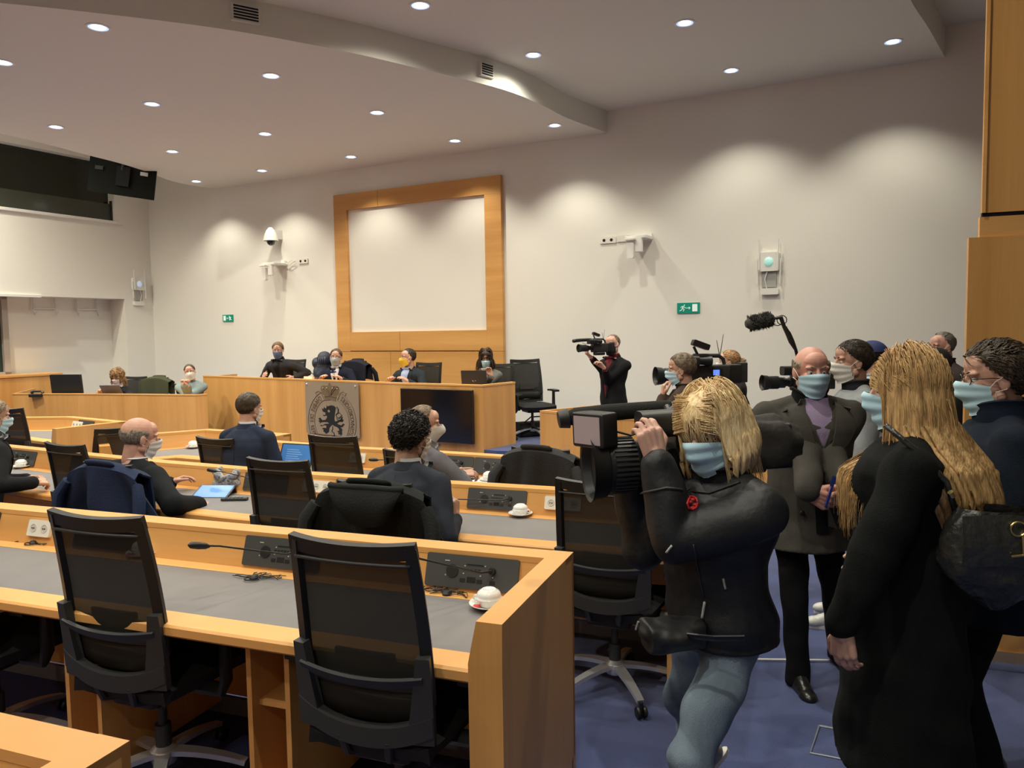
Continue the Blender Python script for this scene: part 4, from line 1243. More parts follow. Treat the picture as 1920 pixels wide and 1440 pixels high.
def hair_cap(mb, kind, thick, rough=0.004, nn=40, seed=0, low=0.0):
    rnd = V((seed * 3.1, seed * 1.7, seed))
    R = V((0.076, 0.096, 0.086)); c = V((0, -0.014, 0.035))
    tmp = MB().ball((0, 0, 0), 1.0, nn)
    vs = []
    for q in tmp.v:
        q = V(q); p = V((q.x * R.x, q.y * R.y, q.z * R.z)) + c
        k = hairline(kind, p)
        k += 0.006 * noise.noise(p * 40 + rnd)
        t = -0.006 + (thick + 0.006) * smooth01(k / 0.022 + 0.1)
        if t > 0: t += rough * (noise.noise(p * 45 + rnd) + 0.6 * noise.noise(p * 110 + rnd))
        nrm = V((q.x / R.x, q.y / R.y, q.z / R.z)).normalized()
        if p.z < -0.02 and p.y < -0.02: nrm.z *= 0.2
        vs.append(p + nrm * t)
    mb.add(vs, tmp.f)
def hair_strands(mb, kind, thick, n, length, r, comb, seed=0, seg=5, curl=0.0, lift=0.0):
    rnd = random.Random(seed)
    R = V((0.076 + thick, 0.096 + thick, 0.086 + thick)); c = V((0, -0.014, 0.035))
    k = 0; tries = 0
    while k < n and tries < n * 12:
        tries += 1
        q = V((rnd.gauss(0, 1), rnd.gauss(0, 1), rnd.gauss(0, 1))).normalized()
        p = V((q.x * R.x, q.y * R.y, q.z * R.z)) + c
        if hairline(kind, p) < 0.004: continue
        k += 1
        d = comb(p); d = V(d) + V((rnd.gauss(0, 0.22), rnd.gauss(0, 0.22), rnd.gauss(0, 0.22)))
        L = length * rnd.uniform(0.6, 1.2); ph = rnd.uniform(0, 6)
        path = [p]
        for j in range(seg):
            g = p - c; nrm = V((g.x / R.x ** 2, g.y / R.y ** 2, g.z / R.z ** 2)).normalized()
            t = d - nrm * d.dot(nrm)
            t = t.normalized() if t.length > 1e-4 else d
            t = (t + nrm * (lift - 0.1) + V((math.sin(ph + j * 1.7), math.cos(ph + j * 1.7), math.sin(ph * 2 + j))) * curl).normalized()
            p = p + t * (L / seg)
            g = p - c; e = math.sqrt((g.x / R.x) ** 2 + (g.y / R.y) ** 2 + (g.z / R.z) ** 2)
            if e < 1.0: p = c + g / e
            path.append(p)
        strand_tube(mb, path, r)
def long_strands(mb, n, length, r, seed=0, seg=16, floor_fn=None, part=0.0, wave=0.02, cover='bangs', spread=0.03, front=None, back=0.0):
    """strands that leave the scalp, fall and slide over head and shoulders (head space)"""
    rnd = random.Random(seed)
    c = V((0, -0.014, 0.035))
    for k in range(n):
        for _ in range(30):
            q = V((rnd.gauss(0, 1), rnd.gauss(0, 1), abs(rnd.gauss(0, 1)) * rnd.choice((1, 1, 1, -0.25)))).normalized()
            th = rnd.uniform(0.006, 0.02)
            R = V((0.076 + th, 0.096 + th, 0.086 + th))
            p = V((q.x * R.x, q.y * R.y, q.z * R.z)) + c
            if hairline(cover, p) > 0.0: break
        sx = 1 if p.x > part else -1
        d = V((sx * 0.9, -0.15 - back, -0.1)); hug = rnd.uniform(0.0, 0.012); L = length * rnd.uniform(0.72, 1.08); st = L / seg
        ph = rnd.uniform(0, 6); wf = rnd.uniform(0.8, 1.3); path = [p]; dirv = d
        bias = V((rnd.gauss(0, spread), rnd.gauss(0, spread), 0))
        for j in range(seg):
            g = V((0, 0, -1)) + bias + V((math.sin(ph + j * wf), math.cos(ph * 1.3 + j * wf), 0)) * wave * 10 * (j / seg)
            dirv = (dirv * 0.55 + g * 0.45).normalized()
            p = p + dirv * st
            g2 = p - c; e = math.sqrt((g2.x / R.x) ** 2 + (g2.y / R.y) ** 2 + (g2.z / (R.z + 0.03)) ** 2)
            if p.z > -0.02: p = c + g2 * ((1 + hug * 4) / e)
            elif e < 1.0 and p.z > -0.10: p = c + V((g2.x / e, g2.y / e, g2.z))
            if p.z > -0.09 and p.y > 0.045 and abs(p.x) < 0.068:
                p.x = 0.068 * (1 if p.x > 0 else -1)
            if floor_fn: p = floor_fn(p)
            path.append(p)
        strand_tube(mb, path, r * rnd.uniform(0.7, 1.3), 3)

def hair_shell(mb, prof, gap=1.0, ridge=0.004, seed=0, th=0.012, nu=90, nv=40, yoff=-0.014, front_gap=None):
    """hanging hair mass around the back: prof = [(z, rx, ry)], open towards the face"""
    def fn(u, v):
        k = v * (len(prof) - 1); i = min(int(k), len(prof) - 2); t = k - i; t = t * t * (3 - 2 * t)
        z = prof[i][0] * (1 - t) + prof[i + 1][0] * t; rx = prof[i][1] * (1 - t) + prof[i + 1][1] * t; ry = prof[i][2] * (1 - t) + prof[i + 1][2] * t
        yo = (prof[i][3] if len(prof[i]) > 3 else yoff) * (1 - t) + (prof[i + 1][3] if len(prof[i + 1]) > 3 else yoff) * t
        a = -PI / 2 + (u * 2 - 1) * (PI - gap)
        n1 = noise.noise(V((a * 9 + seed, v * 1.3, seed))) + 0.6 * noise.noise(V((a * 26 + v * 3, v * 2.0, seed + 3)))
        r = 1 + ridge * 14 * n1 * (0.4 + 0.6 * v)
        return V((rx * math.cos(a) * r + 0.012 * v * math.sin(v * 7 + a * 2), ry * math.sin(a) * r + yo, z - 0.03 * v * noise.noise(V((a * 14, seed, 0))) * 2))
    mb.slab(fn, nu, nv, th)
def make_mask(kind, mt, par, Hm, fine):
    def fn(u, v):
        a = (u * 2 - 1) * 1.18; c_ = math.cos(a)
        zt = 0.004 - 0.020 * abs(u * 2 - 1) ** 1.5; zb = -0.122 + 0.034 * abs(u * 2 - 1) ** 2
        z = zt + (zb - zt) * v
        nose = math.exp(-((v - 0.28) / 0.30) ** 2) * math.exp(-(a / 0.55) ** 2)
        y = -0.008 + (0.117 - 0.010 * v) * c_ + 0.024 * nose - 0.018 * v * v
        x = (0.0815 - 0.010 * v) * math.sin(a)
        if kind == 'surgical':
            y += 0.0045 * math.sin(v * 19) * c_
        elif kind == 'beak':
            y += 0.020 * max(0, 1 - abs(v - 0.42) * 2.0) * math.exp(-(a / 0.6) ** 2)
        elif kind == 'cloth':
            y += 0.010 * math.exp(-(a / 0.25) ** 2) * math.sin(PI * v)
        return V((x, y, z))
    m = MB().slab(fn, 26 if fine else 12, 20 if fine else 9, 0.002).build('face_mask', mt, par, smooth='auto', mtx=Hm)
    g = MB()
    for s in (0, 1):
        sg = 1 if s else -1
        for v in (0.06, 0.9):
            g.tube([Hm @ fn(s, v), Hm @ V((sg * 0.081, 0.022, 0.0 if v < 0.5 else -0.035)), Hm @ V((sg * 0.086, -0.008, 0.018 if v < 0.5 else -0.028)), Hm @ V((sg * 0.080, -0.022, 0.005 if v < 0.5 else -0.020))], 0.0016, 5)
    g.build('ear_loop', M['loop'], par)
    return m

def person(label, hc, rz, floor, pose='stand', head=(0, 0, 0), hs=1.0, lean=(0, 0.0), arms=None, top=None, legs=None, shoe=(0.01, 0.01, 0.01),
           skin=(0.55, 0.31, 0.22), hair=None, mask=None, fine=False, s=None, seat=0.47, name_=None, hand=('relaxed', 'relaxed'), eyes=True, feet=None, pelvis=None, brow=None, group=None, turn=0.0, twist=0.0, tuck=0.40):
    hc = V(hc)
    root = thing('person', label, 'person', (hc.x, hc.y, floor), rz, group=group)
    H = hc.z - floor
    if s is None: s = H / 1.635 if pose == 'stand' else 1.0
    inv = root.rotation_euler.to_matrix().inverted()
    def loc(p): return inv @ (V(p) - V((hc.x, hc.y, floor)))
    rot = Matrix.Rotation(0, 3, 'Z')
    HC = V((0, 0, H))
    NB = HC + V((lean[0] * 0.05, -0.032 - 0.04 * abs(lean[1]), -0.150)) * s
    if pelvis: PV = V(pelvis)
    elif pose == 'stand': PV = V((-lean[0], -lean[1] - 0.02, 0.93 * s))
    else: PV = V((-lean[0], -lean[1] - 0.03, seat + 0.09))
    T = top or {}
    th = T.get('th', 0.012)
    R = 12 if not fine else 18
    vx = 0.0095 if fine else 0.017
    # torso sections
    def sec(k, rx, ry, e=0):
        p = PV.lerp(NB, k); return (p + V((0, 0.018 * math.sin(PI * k) , 0)), rx * s + e, ry * s + e)
    W = T.get('wide', 1.0); F = 1.0 if not T.get('female') else 0.9
    prof = [(-0.10, 0.155, 0.115), (0.05, 0.168, 0.122), (0.25, 0.152, 0.112), (0.42, 0.148 * (1 if F == 1 else 0.94), 0.110), (0.62, 0.168, 0.124), (0.76, 0.180, 0.122), (0.86, 0.165, 0.104), (0.93, 0.118, 0.082), (0.985, 0.074, 0.066), (1.05, 0.062, 0.060)]
    prof = [(k, rx * W * F, ry * W) for k, rx, ry in prof]
    SH = {}
    for sg, nm in ((-1, 'l'), (1, 'r')):
        SH[nm] = NB + Matrix.Rotation(twist, 3, 'Z') @ V((sg * 0.200 * F * W, -0.004, -0.080)) * s
    body = MB(); body.rings([sec(*q) for q in prof], 20)
    body.bone(NB + V((0, 0, -0.03)) * s, HC + V((0, -0.02, -0.06)) * s, 0.060 * s, 0.055 * s, 14)
    EL = {}; WR_ = {}
    arms = arms or {}
    for sg, nm in ((-1, 'l'), (1, 'r')):
        a = arms.get(nm, {})
        if 'w' in a: w = loc(a['w'])
        elif 'loc' in a: w = V(a['loc'])
        elif pose == 'stand': w = V((sg * 0.245 * F, 0.06, 0.86 * s)) + V((PV.x, PV.y * 0.5, 0))
        else: w = V((sg * 0.17, 0.22, 0.79))
        pole = V(a.get('pole', (sg * 0.6, -0.6, -0.5)))
        e, w = ik(SH[nm], w, 0.29 * s, 0.255 * s, pole)
        EL[nm] = e; WR_[nm] = w
        body.bone(SH[nm], e, 0.038 * s, 0.030 * s, R); body.bone(e, w, 0.030 * s, 0.025 * s, R)
        body.bone(SH[nm], NB + V((sg * 0.04, -0.01, -0.02)) * s, 0.036 * s, 0.036 * s, R)
    KN = {}; AN = {}
    for sg, nm in ((-1, 'l'), (1, 'r')):
        hip = PV + V((sg * 0.092, 0, -0.03)) * s
        if feet and nm in feet: an = loc(feet[nm])
        elif pose == 'stand': an = V((PV.x + sg * 0.11, PV.y + 0.0, 0.085))
        else: an = V((PV.x + sg * 0.14, PV.y + tuck, 0.085))
        kn, an = ik(hip, an, 0.43 * s, 0.42 * s, (sg * 0.12, 1, 0.05))
        KN[nm] = kn; AN[nm] = an
        body.bone(hip, kn, 0.066 * s, 0.042 * s, R); body.bone(kn, an, 0.042 * s, 0.030 * s, R)
        body.bone(an, an + V((0, 0.10, -0.05)) * s, 0.030, 0.020, 8)
    co, nmv, fs = remesh(body, vx * 1.25, 2)
    parts = [(co, fs)]
    # head and hands: finer surface of the same body
    Hm = Matrix.Translation(HC) @ Matrix.Rotation(head[0], 4, 'Z') @ Matrix.Rotation(head[1], 4, 'X') @ Matrix.Rotation(head[2], 4, 'Y') @ Matrix.Scale(s * hs, 4)
    hco, _, hf = tpl('head', fine)
    parts.append((xform(hco, Hm), hf))
    HANDM = {}
    for i, (sg, nm) in enumerate(((-1, 'l'), (1, 'r'))):
        a = arms.get(nm, {})
        kco, _, kf = tpl(hand[i], fine)
        d = (WR_[nm] - EL[nm]).normalized()
        if 'dir' in a: d = (inv @ V(a['dir'])).normalized() if a.get('world', True) else V(a['dir']).normalized()
        pn = (V((-sg, 0.0, 0.0)) if pose == 'stand' else V((-sg * 0.5, 0, -1))) if 'palm' not in a else ((inv @ V(a['palm'])) if a.get('world', True) else V(a['palm']))
        z = -(pn - d * pn.dot(d)).normalized(); x = d.cross(z)
        Rm = Matrix((x, d, z)).transposed().to_4x4(); Rm.translation = WR_[nm] + d * 0.012
        if sg < 0: Rm = Rm @ Matrix.Diagonal((-1, 1, 1, 1))
        Rm = Rm @ Matrix.Scale(s * a.get('hs', 1.0) * 1.02, 4)
        f2 = kf if sg > 0 else [tuple(reversed(q)) for q in kf]
        parts.append((xform(kco, Rm), f2)); HANDM[nm] = Rm
    sk = skin_mat(skin)
    np_mesh('body', parts, sk, root)
    # face details
    if eyes:
        for sg in (-1, 1):
            e = MB().ball(Hm @ V((sg * 0.031, 0.0695, 0.005)), 0.0118 * s, 12).build('eye', M['eyew'], root, smooth=True)
            MB().ball(Hm @ V((sg * 0.031, 0.0780, 0.0035)), (0.005 * s, 0.005 * s, 0.005 * s), 8).build('iris', M['iris'], e, smooth=True)
        if brow is not False:
            g = MB()
            for sg in (-1, 1): g.tube([Hm @ V((sg * 0.014, 0.0905, 0.027)), Hm @ V((sg * 0.032, 0.0885, 0.034)), Hm @ V((sg * 0.052, 0.074, 0.027))], [0.0025, 0.0032, 0.0015], 5)
            g.build('eyebrows', mat('brow', tuple(0.6 * k for k in (hair or {}).get('col', (0.1, 0.07, 0.05))), 0.8), root)
    # clothing
    col = T.get('col', (0.02, 0.02, 0.022)); cm = T.get('mat') or cloth(col)
    g = MB(); tor = [sec(k, rx, ry, th + 0.006) for k, rx, ry in prof[:-1]]
    if T.get('kind') == 'coat':
        hem = T.get('hem', 0.7); fl = T.get('flare', 0.05)
        n = 7; rr_ = []
        for k in range(n):
            z = hem + (PV.z - 0.06 - hem) * k / (n - 1); q = 1 - k / (n - 1)
            rr_.append((V((PV.x, PV.y + 0.01 + T.get('hemy', 0) * q, z)), (0.175 * W * F + fl * q) * s + th, (0.135 * W + fl * q) * s + th))
        tor = rr_ + tor[1:]
    elif T.get('hem') is not None:
        tor = [(V((PV.x, PV.y + 0.005, T['hem'])), 0.172 * W * F * s + th + 0.01, 0.128 * W * s + th + 0.01)] + tor[0:]
        tor.sort(key=lambda q: q[0].z)
    g.rings(tor, 24)
    bvh = BVHTree.FromPolygons([V(q) for q in g.v], g.f)
    sl = T.get('sleeve', 1.0)
    for sg, nm in ((-1, 'l'), (1, 'r')):
        a, e, w = SH[nm], EL[nm], WR_[nm]
        g.bone(a + V((-sg * 0.012, 0, -0.006)), e, (0.056 * sl) * s + th * 0.8, (0.045 * sl) * s + th, R)
        g.bone(e, w + (w - e).normalized() * (-0.012 if T.get('short') is None else -0.10), 0.046 * sl * s + th, 0.033 * sl * s + th * 0.8, R)
        g.bone(a + V((-sg * 0.012, 0, 0.004)), NB + V((sg * 0.042, -0.012, -0.018)) * s, 0.044 * s + th * 0.8, 0.040 * s + th * 0.6, R)
    co, nmv, fs = remesh(g, vx, 3)
    co = folds(co, nmv, T.get('fold', 0.0055) * s, seed=len(bpy.data.objects) % 97)
    np_mesh(T.get('name', 'jacket'), [(co, fs)], cm, root)
    # front opening, shirt, tie, lapels
    def patch(nm, rows, off, m_, thick=0.003, nx=8):
        vs = []
        def fn(u, v):
            k = v * (len(rows) - 1); i = min(int(k), len(rows) - 2); t = k - i
            z = rows[i][0] * (1 - t) + rows[i + 1][0] * t; xl = rows[i][1] * (1 - t) + rows[i + 1][1] * t; xr = rows[i][2] * (1 - t) + rows[i + 1][2] * t
            x = xl + (xr - xl) * u
            p = NB + V((x, 0, z)) * s; o = V((p.x, p.y + 0.6, p.z))
            hit = bvh.ray_cast(o, V((0, -1, 0)))
            y = hit[0].y if hit[0] else p.y + 0.10 * s
            return V((p.x, y + off, p.z))
        MB().slab(fn, nx, (len(rows) - 1) * 4, thick).build(nm, m_, root, smooth='auto')
    if 'shirt' in T:
        sm = cloth(T['shirt'], 0.85)
        dp_ = T.get('open', 0.30)
        patch('shirt', [(0.02, -0.058, 0.058), (-0.05, -0.066, 0.066), (-0.05 - dp_ * 0.5, -0.036, 0.036), (-0.05 - dp_, -0.004, 0.004)], 0.0015, sm)
        if 'tie' in T: patch('tie', [(0.0, -0.018, 0.018), (-0.03, -0.012, 0.012), (-0.05 - dp_ * 0.9, -0.022, 0.022)], 0.006, cloth(T['tie'], 0.5), nx=3)
        for sg in (-1, 1):
            a = [(0.015, sg * 0.058, sg * 0.085), (-0.05, sg * 0.066, sg * 0.105), (-0.05 - dp_ * 0.3, sg * 0.05, sg * 0.112), (-0.05 - dp_ * 0.55, sg * 0.034, sg * 0.075), (-0.05 - dp_, sg * 0.004, sg * 0.016)]
            if sg < 0: a = [(z, r_, l_) for z, l_, r_ in a]
            patch('lapel', a, 0.006, cm, 0.006, nx=4)
        jc = MB()
        def jcf(u, v):
            a = u * 2 * PI + PI / 2; fr_ = max(0, math.cos(a - PI / 2)); r = (0.084 - 0.012 * v) * s
            return NB + V((r * math.cos(a), r * math.sin(a) * 0.95 - 0.004, 0)) + V((0, 0.008 * v, -0.012 - 0.05 * fr_ + 0.046 * v * (1 - fr_ ** 1.2))) * s
        jc.slab(jcf, 28, 4, 0.006).build('jacket_collar', cm, root, smooth='auto')
        cyl = MB().slab(lambda u, v: NB + V((0.0665 * math.cos(u * 2 * PI), 0.064 * math.sin(u * 2 * PI) + 0.006 * v, 0.0 + 0.052 * v * (1 - 0.3 * max(0, math.sin(u * 2 * PI))))) * s, 24, 3, 0.004)
        cyl.build('shirt_collar', sm, root, smooth='auto')
        for nm in ('l', 'r'):
            d = (WR_[nm] - EL[nm]).normalized(); MB().tube([WR_[nm] - d * 0.05, WR_[nm] + d * 0.006], [0.036 * s, 0.034 * s], 14).build('shirt_cuff', sm, root, smooth='auto')
    if 'shirt' in T and fine:
        q = []
        for k in range(13):
            p = NB + V((0, 0, -0.03 - 0.40 * k / 12)) * s
            h_ = bvh.ray_cast(V((p.x, p.y - 0.6, p.z)), V((0, 1, 0)))
            if h_[0]: q.append(h_[0] + V((0, -0.0005, 0)))
        if len(q) > 3: MB().tube(q, 0.0022, 5).build('back_seam', cm, root, smooth=True)
    if 'collar' in T:
        ccol, ch_, cr = T['collar']
        rr2 = []
        ring = MB()
        def cfn(u, v):
            a = u * 2 * PI + PI / 2; r = (cr - 0.010 * v + 0.012 * (v > 0.9)) * s
            zz = 0.0 + ch_ * v * (1 - T.get('copen', 0.25) * max(0, math.cos(a - PI / 2)) ** 2)
            return NB + V((r * math.cos(a) * 1.02, r * math.sin(a) * 0.95 - 0.002, 0)) + V((0, 0.012 * v, -0.02 + zz)) * s
        ring.slab(cfn, 30, 5, 0.010).build('collar', cloth(ccol), root, smooth='auto')
    # legs
    Lg = legs or {}
    lm = Lg.get('mat') or cloth(Lg.get('col', (0.012, 0.012, 0.014)))
    g = MB()
    g.rings([(PV + V((0, 0, -0.10)) * s, 0.145 * s, 0.115 * s), (PV + V((0, 0, -0.02)) * s, 0.172 * F * W * s, 0.128 * W * s), (PV + V((0, 0, 0.09)) * s, 0.160 * F * W * s, 0.118 * W * s)], 20)
    for sg, nm in ((-1, 'l'), (1, 'r')):
        hip = PV + V((sg * 0.088, 0, -0.04)) * s; kn = KN[nm]; an = AN[nm]
        wl = Lg.get('wide', 1.0)
        g.bone(hip, kn, 0.092 * s * wl, 0.066 * s * wl, R); g.bone(kn, an + V((0, 0, -0.012)), 0.066 * s * wl, 0.056 * s * wl, R); g.tube([an + V((0, -0.005, 0.03)), an + V((0, 0.004, -0.050))], [0.055 * s * wl, 0.060 * s * wl], R)
    co, nmv, fs = remesh(g, vx * 1.1, 3)
    co = folds(co, nmv, Lg.get('fold', 0.004), seed=5 + len(bpy.data.objects) % 31)
    np_mesh(Lg.get('name', 'trousers'), [(co, fs)], lm, root)
    for nm in ('l', 'r'):
        an = AN[nm]; g = MB()
        tp = feet.get(nm + 'p', 0) if feet else 0
        fm = Matrix.Translation(an) @ Matrix.Rotation(-tp, 4, 'X')
        z0 = -0.085
        g.bone(fm @ V((0, -0.035, z0 + 0.050)), fm @ V((0, 0.10, z0 + 0.040)), 0.046 * s, 0.042 * s, 12)
        g.ball(fm @ V((0, 0.135, z0 + 0.035)), (0.046 * s, 0.065 * s, 0.034 * s), 12)
        g.bone(fm @ V((0, -0.03, z0 + 0.06)), fm @ V((0, -0.005, 0.02)), 0.044 * s, 0.046 * s, 12); g.bone(fm @ V((0, 0.0, z0 + 0.085)), fm @ V((0, 0.08, z0 + 0.052)), 0.040 * s, 0.036 * s, 10)
        co, nmv, fs = remesh(g, 0.008, 2)
        sh = np_mesh('shoe', [(co, fs)], mat('shoe_leather', shoe, 0.3, spec=0.6) if ('shoe', shoe) not in CLOTH else CLOTH[('shoe', shoe)], root)
        CLOTH[('shoe', shoe)] = sh.data.materials[0]
        so = MB().prism([(0.036 * math.cos(t) * (1 + 0.2 * (math.sin(t) > 0)), 0.045 + 0.145 * math.sin(t)) for t in [2 * PI * k / 20 for k in range(20)]], z0, z0 + 0.018)
        so.build('sole', M['dark'] if sum(shoe) < 0.5 else M['white'], sh, mtx=fm)
    if mask: make_mask(mask[0], M[mask[1]], root, Hm, fine)
    # hair
    if hair:
        hmt = hair_mat(label[:10].replace(' ', '_'), hair['col'], hair.get('col2'))
        g = MB(); k = hair.get('kind', 'full'); t = hair.get('thick', 0.014)
        if hair.get('cap', True): hair_cap(g, k, t, hair.get('rough', 0.004), 44 if fine else 26, seed=len(label))
        n = hair.get('n', 1000 if fine else 160)
        comb = hair.get('comb', lambda p: (0.3 * (1 if p.x > 0 else -1), -0.7, -0.45) if p.z < 0.09 else (0.25, -1, 0.05))
        hair_strands(g, k, t, n, hair.get('len', 0.045), hair.get('r', 0.0019 if fine else 0.0038), comb, seed=len(label), curl=hair.get('curl', 0.08), lift=hair.get('lift', 0.05))
        if 'shell' in hair: hair_shell(g, seed=len(label), **hair['shell'])
        if 'long' in hair:
            lg = dict(hair['long']); long_strands(g, **lg)
        g.build('hair', hmt, root, smooth=True, mtx=Hm)
    return dict(root=root, Hm=Hm, NB=NB, PV=PV, SH=SH, EL=EL, WR=WR_, KN=KN, AN=AN, bvh=bvh, s=s, hand=HANDM, loc=loc, skin=sk)

def glasses(P, col=(0.02, 0.02, 0.02)):
    g = MB()
    for sg in (-1, 1):
        c = V((sg * 0.033, 0.097, 0.006))
        g.tube([P['Hm'] @ (c + V((0.024 * math.cos(a), -0.008 * abs(math.cos(a)) * (math.cos(a) * sg > 0), 0.018 * math.sin(a)))) for a in [2 * PI * k / 14 for k in range(15)]], 0.0016, 5, cap=False)
        g.tube([P['Hm'] @ V((sg * 0.057, 0.088, 0.010)), P['Hm'] @ V((sg * 0.079, 0.03, 0.012)), P['Hm'] @ V((sg * 0.082, -0.02, 0.006))], 0.0018, 5)
    g.tube([P['Hm'] @ V((-0.010, 0.100, 0.008)), P['Hm'] @ V((0.010, 0.100, 0.008))], 0.0016, 5)
    g.build('glasses', mat('spectacle_frame', col, 0.3), P['root'])

D2 = math.radians
grey_suit = (0.055, 0.058, 0.072); navy_suit = (0.016, 0.020, 0.034)
# --- seated members at the desk rows
def seatz(p): return p
P = {}
def hp(u, v, y): return at(u, v, y)
P['bald_seated'] = person('bald seated man in black sweater with checked collar using a tablet', hp(262, 822, 5.1), D2(-33), 0.0, 'sit', head=(D2(-14), D2(-8), D2(3)), hs=1.14,
    lean=(0, 0.16), arms={'l': {'loc': (-0.20, 0.34, 0.80)}, 'r': {'w': at(374, 946, 5.0), 'pole': (1, -0.2, -0.6)}},
    top=dict(name='sweater', col=(0.010, 0.012, 0.014), th=0.022, wide=1.16, sleeve=1.12, collar=((0.66, 0.67, 0.70), 0.05, 0.075), copen=0.1), skin=(0.56, 0.30, 0.22),
    hair=dict(kind='horseshoe', col=(0.24, 0.21, 0.18), thick=0.005, rough=0.001, len=0.02, n=260, r=0.0018), mask=('surgical', 'maskwhite'), fine=True)
P['left_edge'] = person('man in a black suit cut by the left photo edge, hands folded on his desk', hp(-12, 782, 5.55), D2(-38), 0.0, 'sit', head=(0, D2(-8), 0), lean=(0, 0.12),
    arms={'l': {'w': at(52, 898, 5.6)}, 'r': {'w': at(62, 905, 5.45)}}, top=dict(col=(0.012, 0.012, 0.014), shirt=(0.7, 0.7, 0.72), th=0.016), hair=dict(col=(0.28, 0.22, 0.15)), mask=('surgical', 'maskblue'), hand=('hold', 'hold'), fine=True)
P['curly'] = person('man with dark curly hair and dark suit seated behind the nearest desk row, fist raised', hp(772, 822, 4.25), D2(-32), 0.0, 'sit', head=(D2(-8), D2(-6), D2(4)), hs=1.06, lean=(0.07, 0.14),
    arms={'l': {'loc': (-0.22, 0.32, 0.80)}, 'r': {'w': at(852, 975, 4.22), 'pole': (0.25, -0.1, -1), 'dir': (0.05, 0.15, 1.0), 'palm': (-1, 0.3, 0.0), 'hs': 1.1}},
    top=dict(col=(0.030, 0.034, 0.046), shirt=(0.7, 0.7, 0.7), th=0.018, wide=1.1), skin=(0.50, 0.29, 0.20), hair=dict(col=(0.018, 0.014, 0.012), thick=0.020, rough=0.010, curl=0.9, len=0.05, n=900, r=0.0034, lift=0.15), mask=('surgical', 'maskwhite'), hand=('relaxed', 'grip'), fine=True)
P['young_suit'] = person('young man with short brown hair in a dark blue suit typing at the open laptop', hp(468, 766, 6.25), D2(-20), 0.0, 'sit', head=(D2(-12), D2(-6), 0), lean=(0, 0.12), hs=1.0,
    arms={'l': {'loc': (-0.15, 0.36, 0.80)}, 'r': {'w': at(516, 862, 6.42), 'pole': (0.5, -0.3, -1), 'dir': (0.5, 0.8, 0.1)}}, top=dict(col=(0.024, 0.032, 0.058), shirt=(0.75, 0.75, 0.78), th=0.016, wide=1.05),
    hair=dict(col=(0.075, 0.052, 0.032), thick=0.013, len=0.035, n=1200, r=0.0018), mask=('surgical', 'maskwhite'), hand=('flat', 'flat'), fine=True)
P['grey_suit'] = person('man in a grey suit with a white beaked mask writing at the third desk row', hp(797, 796, 5.35), D2(-48), 0.0, 'sit', head=(D2(-26), D2(-4), 0), lean=(0, 0.13), hs=1.03,
    arms={'l': {'loc': (-0.18, 0.34, 0.80)}, 'r': {'w': at(862, 890, 5.35), 'pole': (1, -0.3, -0.4), 'dir': (1.0, 0.25, 0.05)}}, top=dict(col=(0.115, 0.110, 0.125), shirt=(0.7, 0.7, 0.7), th=0.016, wide=1.08),
    hair=dict(kind='receding', col=(0.20, 0.14, 0.085), thick=0.012, len=0.05, n=420, r=0.0022), mask=('beak', 'maskwhite'), hand=('flat', 'hold'), fine=True)
# --- on the dais
FZ = DZ
P['turtleneck'] = person('man in a black turtleneck leaning over the left end of the dais', hp(521, 657, 12.0), D2(165), FZ - 0.25, 'stand', head=(D2(20), D2(-10), 0), lean=(0, 0.18), s=1.0,
    arms={'l': {'w': at(552, 708, 11.95)}, 'r': {'w': at(494, 706, 11.95)}}, top=dict(col=(0.030, 0.028, 0.031), shirt=(0.008, 0.008, 0.009), collar=((0.008, 0.008, 0.009), 0.075, 0.062), copen=0.0, wide=1.0),
    hair=dict(col=(0.16, 0.095, 0.045), thick=0.014), mask=('surgical', 'maskdenim'))
P['grey_mask'] = person('man with glasses, grey mask and black tie seated at the dais beside the coats', hp(630, 670, 11.5), D2(172), FZ, 'sit', head=(D2(10), 0, D2(-4)), lean=(0, 0.08), tuck=-0.05,
    top=dict(col=(0.012, 0.014, 0.028), shirt=(0.6, 0.6, 0.65), tie=(0.006, 0.006, 0.008), wide=1.0, collar=((0.6, 0.6, 0.65), 0.04, 0.066)), hair=dict(col=(0.10, 0.065, 0.04), thick=0.013), mask=('cloth', 'maskgrey'))
glasses(P['grey_mask'], (0.25, 0.05, 0.04))
P['yellow_mask'] = person('man in a yellow mask and dark suit at the dais above the black display', hp(765, 671, 10.7), D2(150), FZ, 'sit', head=(D2(-32), 0, 0), lean=(0, 0.08), tuck=-0.05,
    top=dict(col=(0.022, 0.027, 0.036), shirt=(0.35, 0.42, 0.62), wide=1.02, collar=((0.65, 0.65, 0.7), 0.045, 0.066)), hair=dict(kind='receding', col=(0.040, 0.028, 0.02), thick=0.010), mask=('cloth', 'maskyellow'))
P['grey_jacket'] = person('brown haired woman in a grey jacket looking down at her laptop on the dais', hp(911, 672, 10.2), D2(172), FZ, 'sit', head=(D2(8), D2(-16), 0), lean=(0, 0.08), s=0.96, tuck=-0.05,
    arms={'l': {'w': at(921, 706, 9.85), 'dir': (-0.3, 0, 1), 'palm': (0, -1, 0), 'pole': (0.8, -0.4, -0.7)}, 'r': {'loc': (0.17, 0.28, 0.80)}},
    top=dict(female=True, col=(0.16, 0.165, 0.15), shirt=(0.72, 0.70, 0.68), open=0.34), hair=dict(kind='bangs', col=(0.055, 0.030, 0.018), thick=0.016, long=dict(n=260, length=0.33, r=0.006, seg=9, wave=0.03, spread=0.10, seed=3)), mask=('surgical', 'maskblue'), hand=('hold', 'relaxed'))
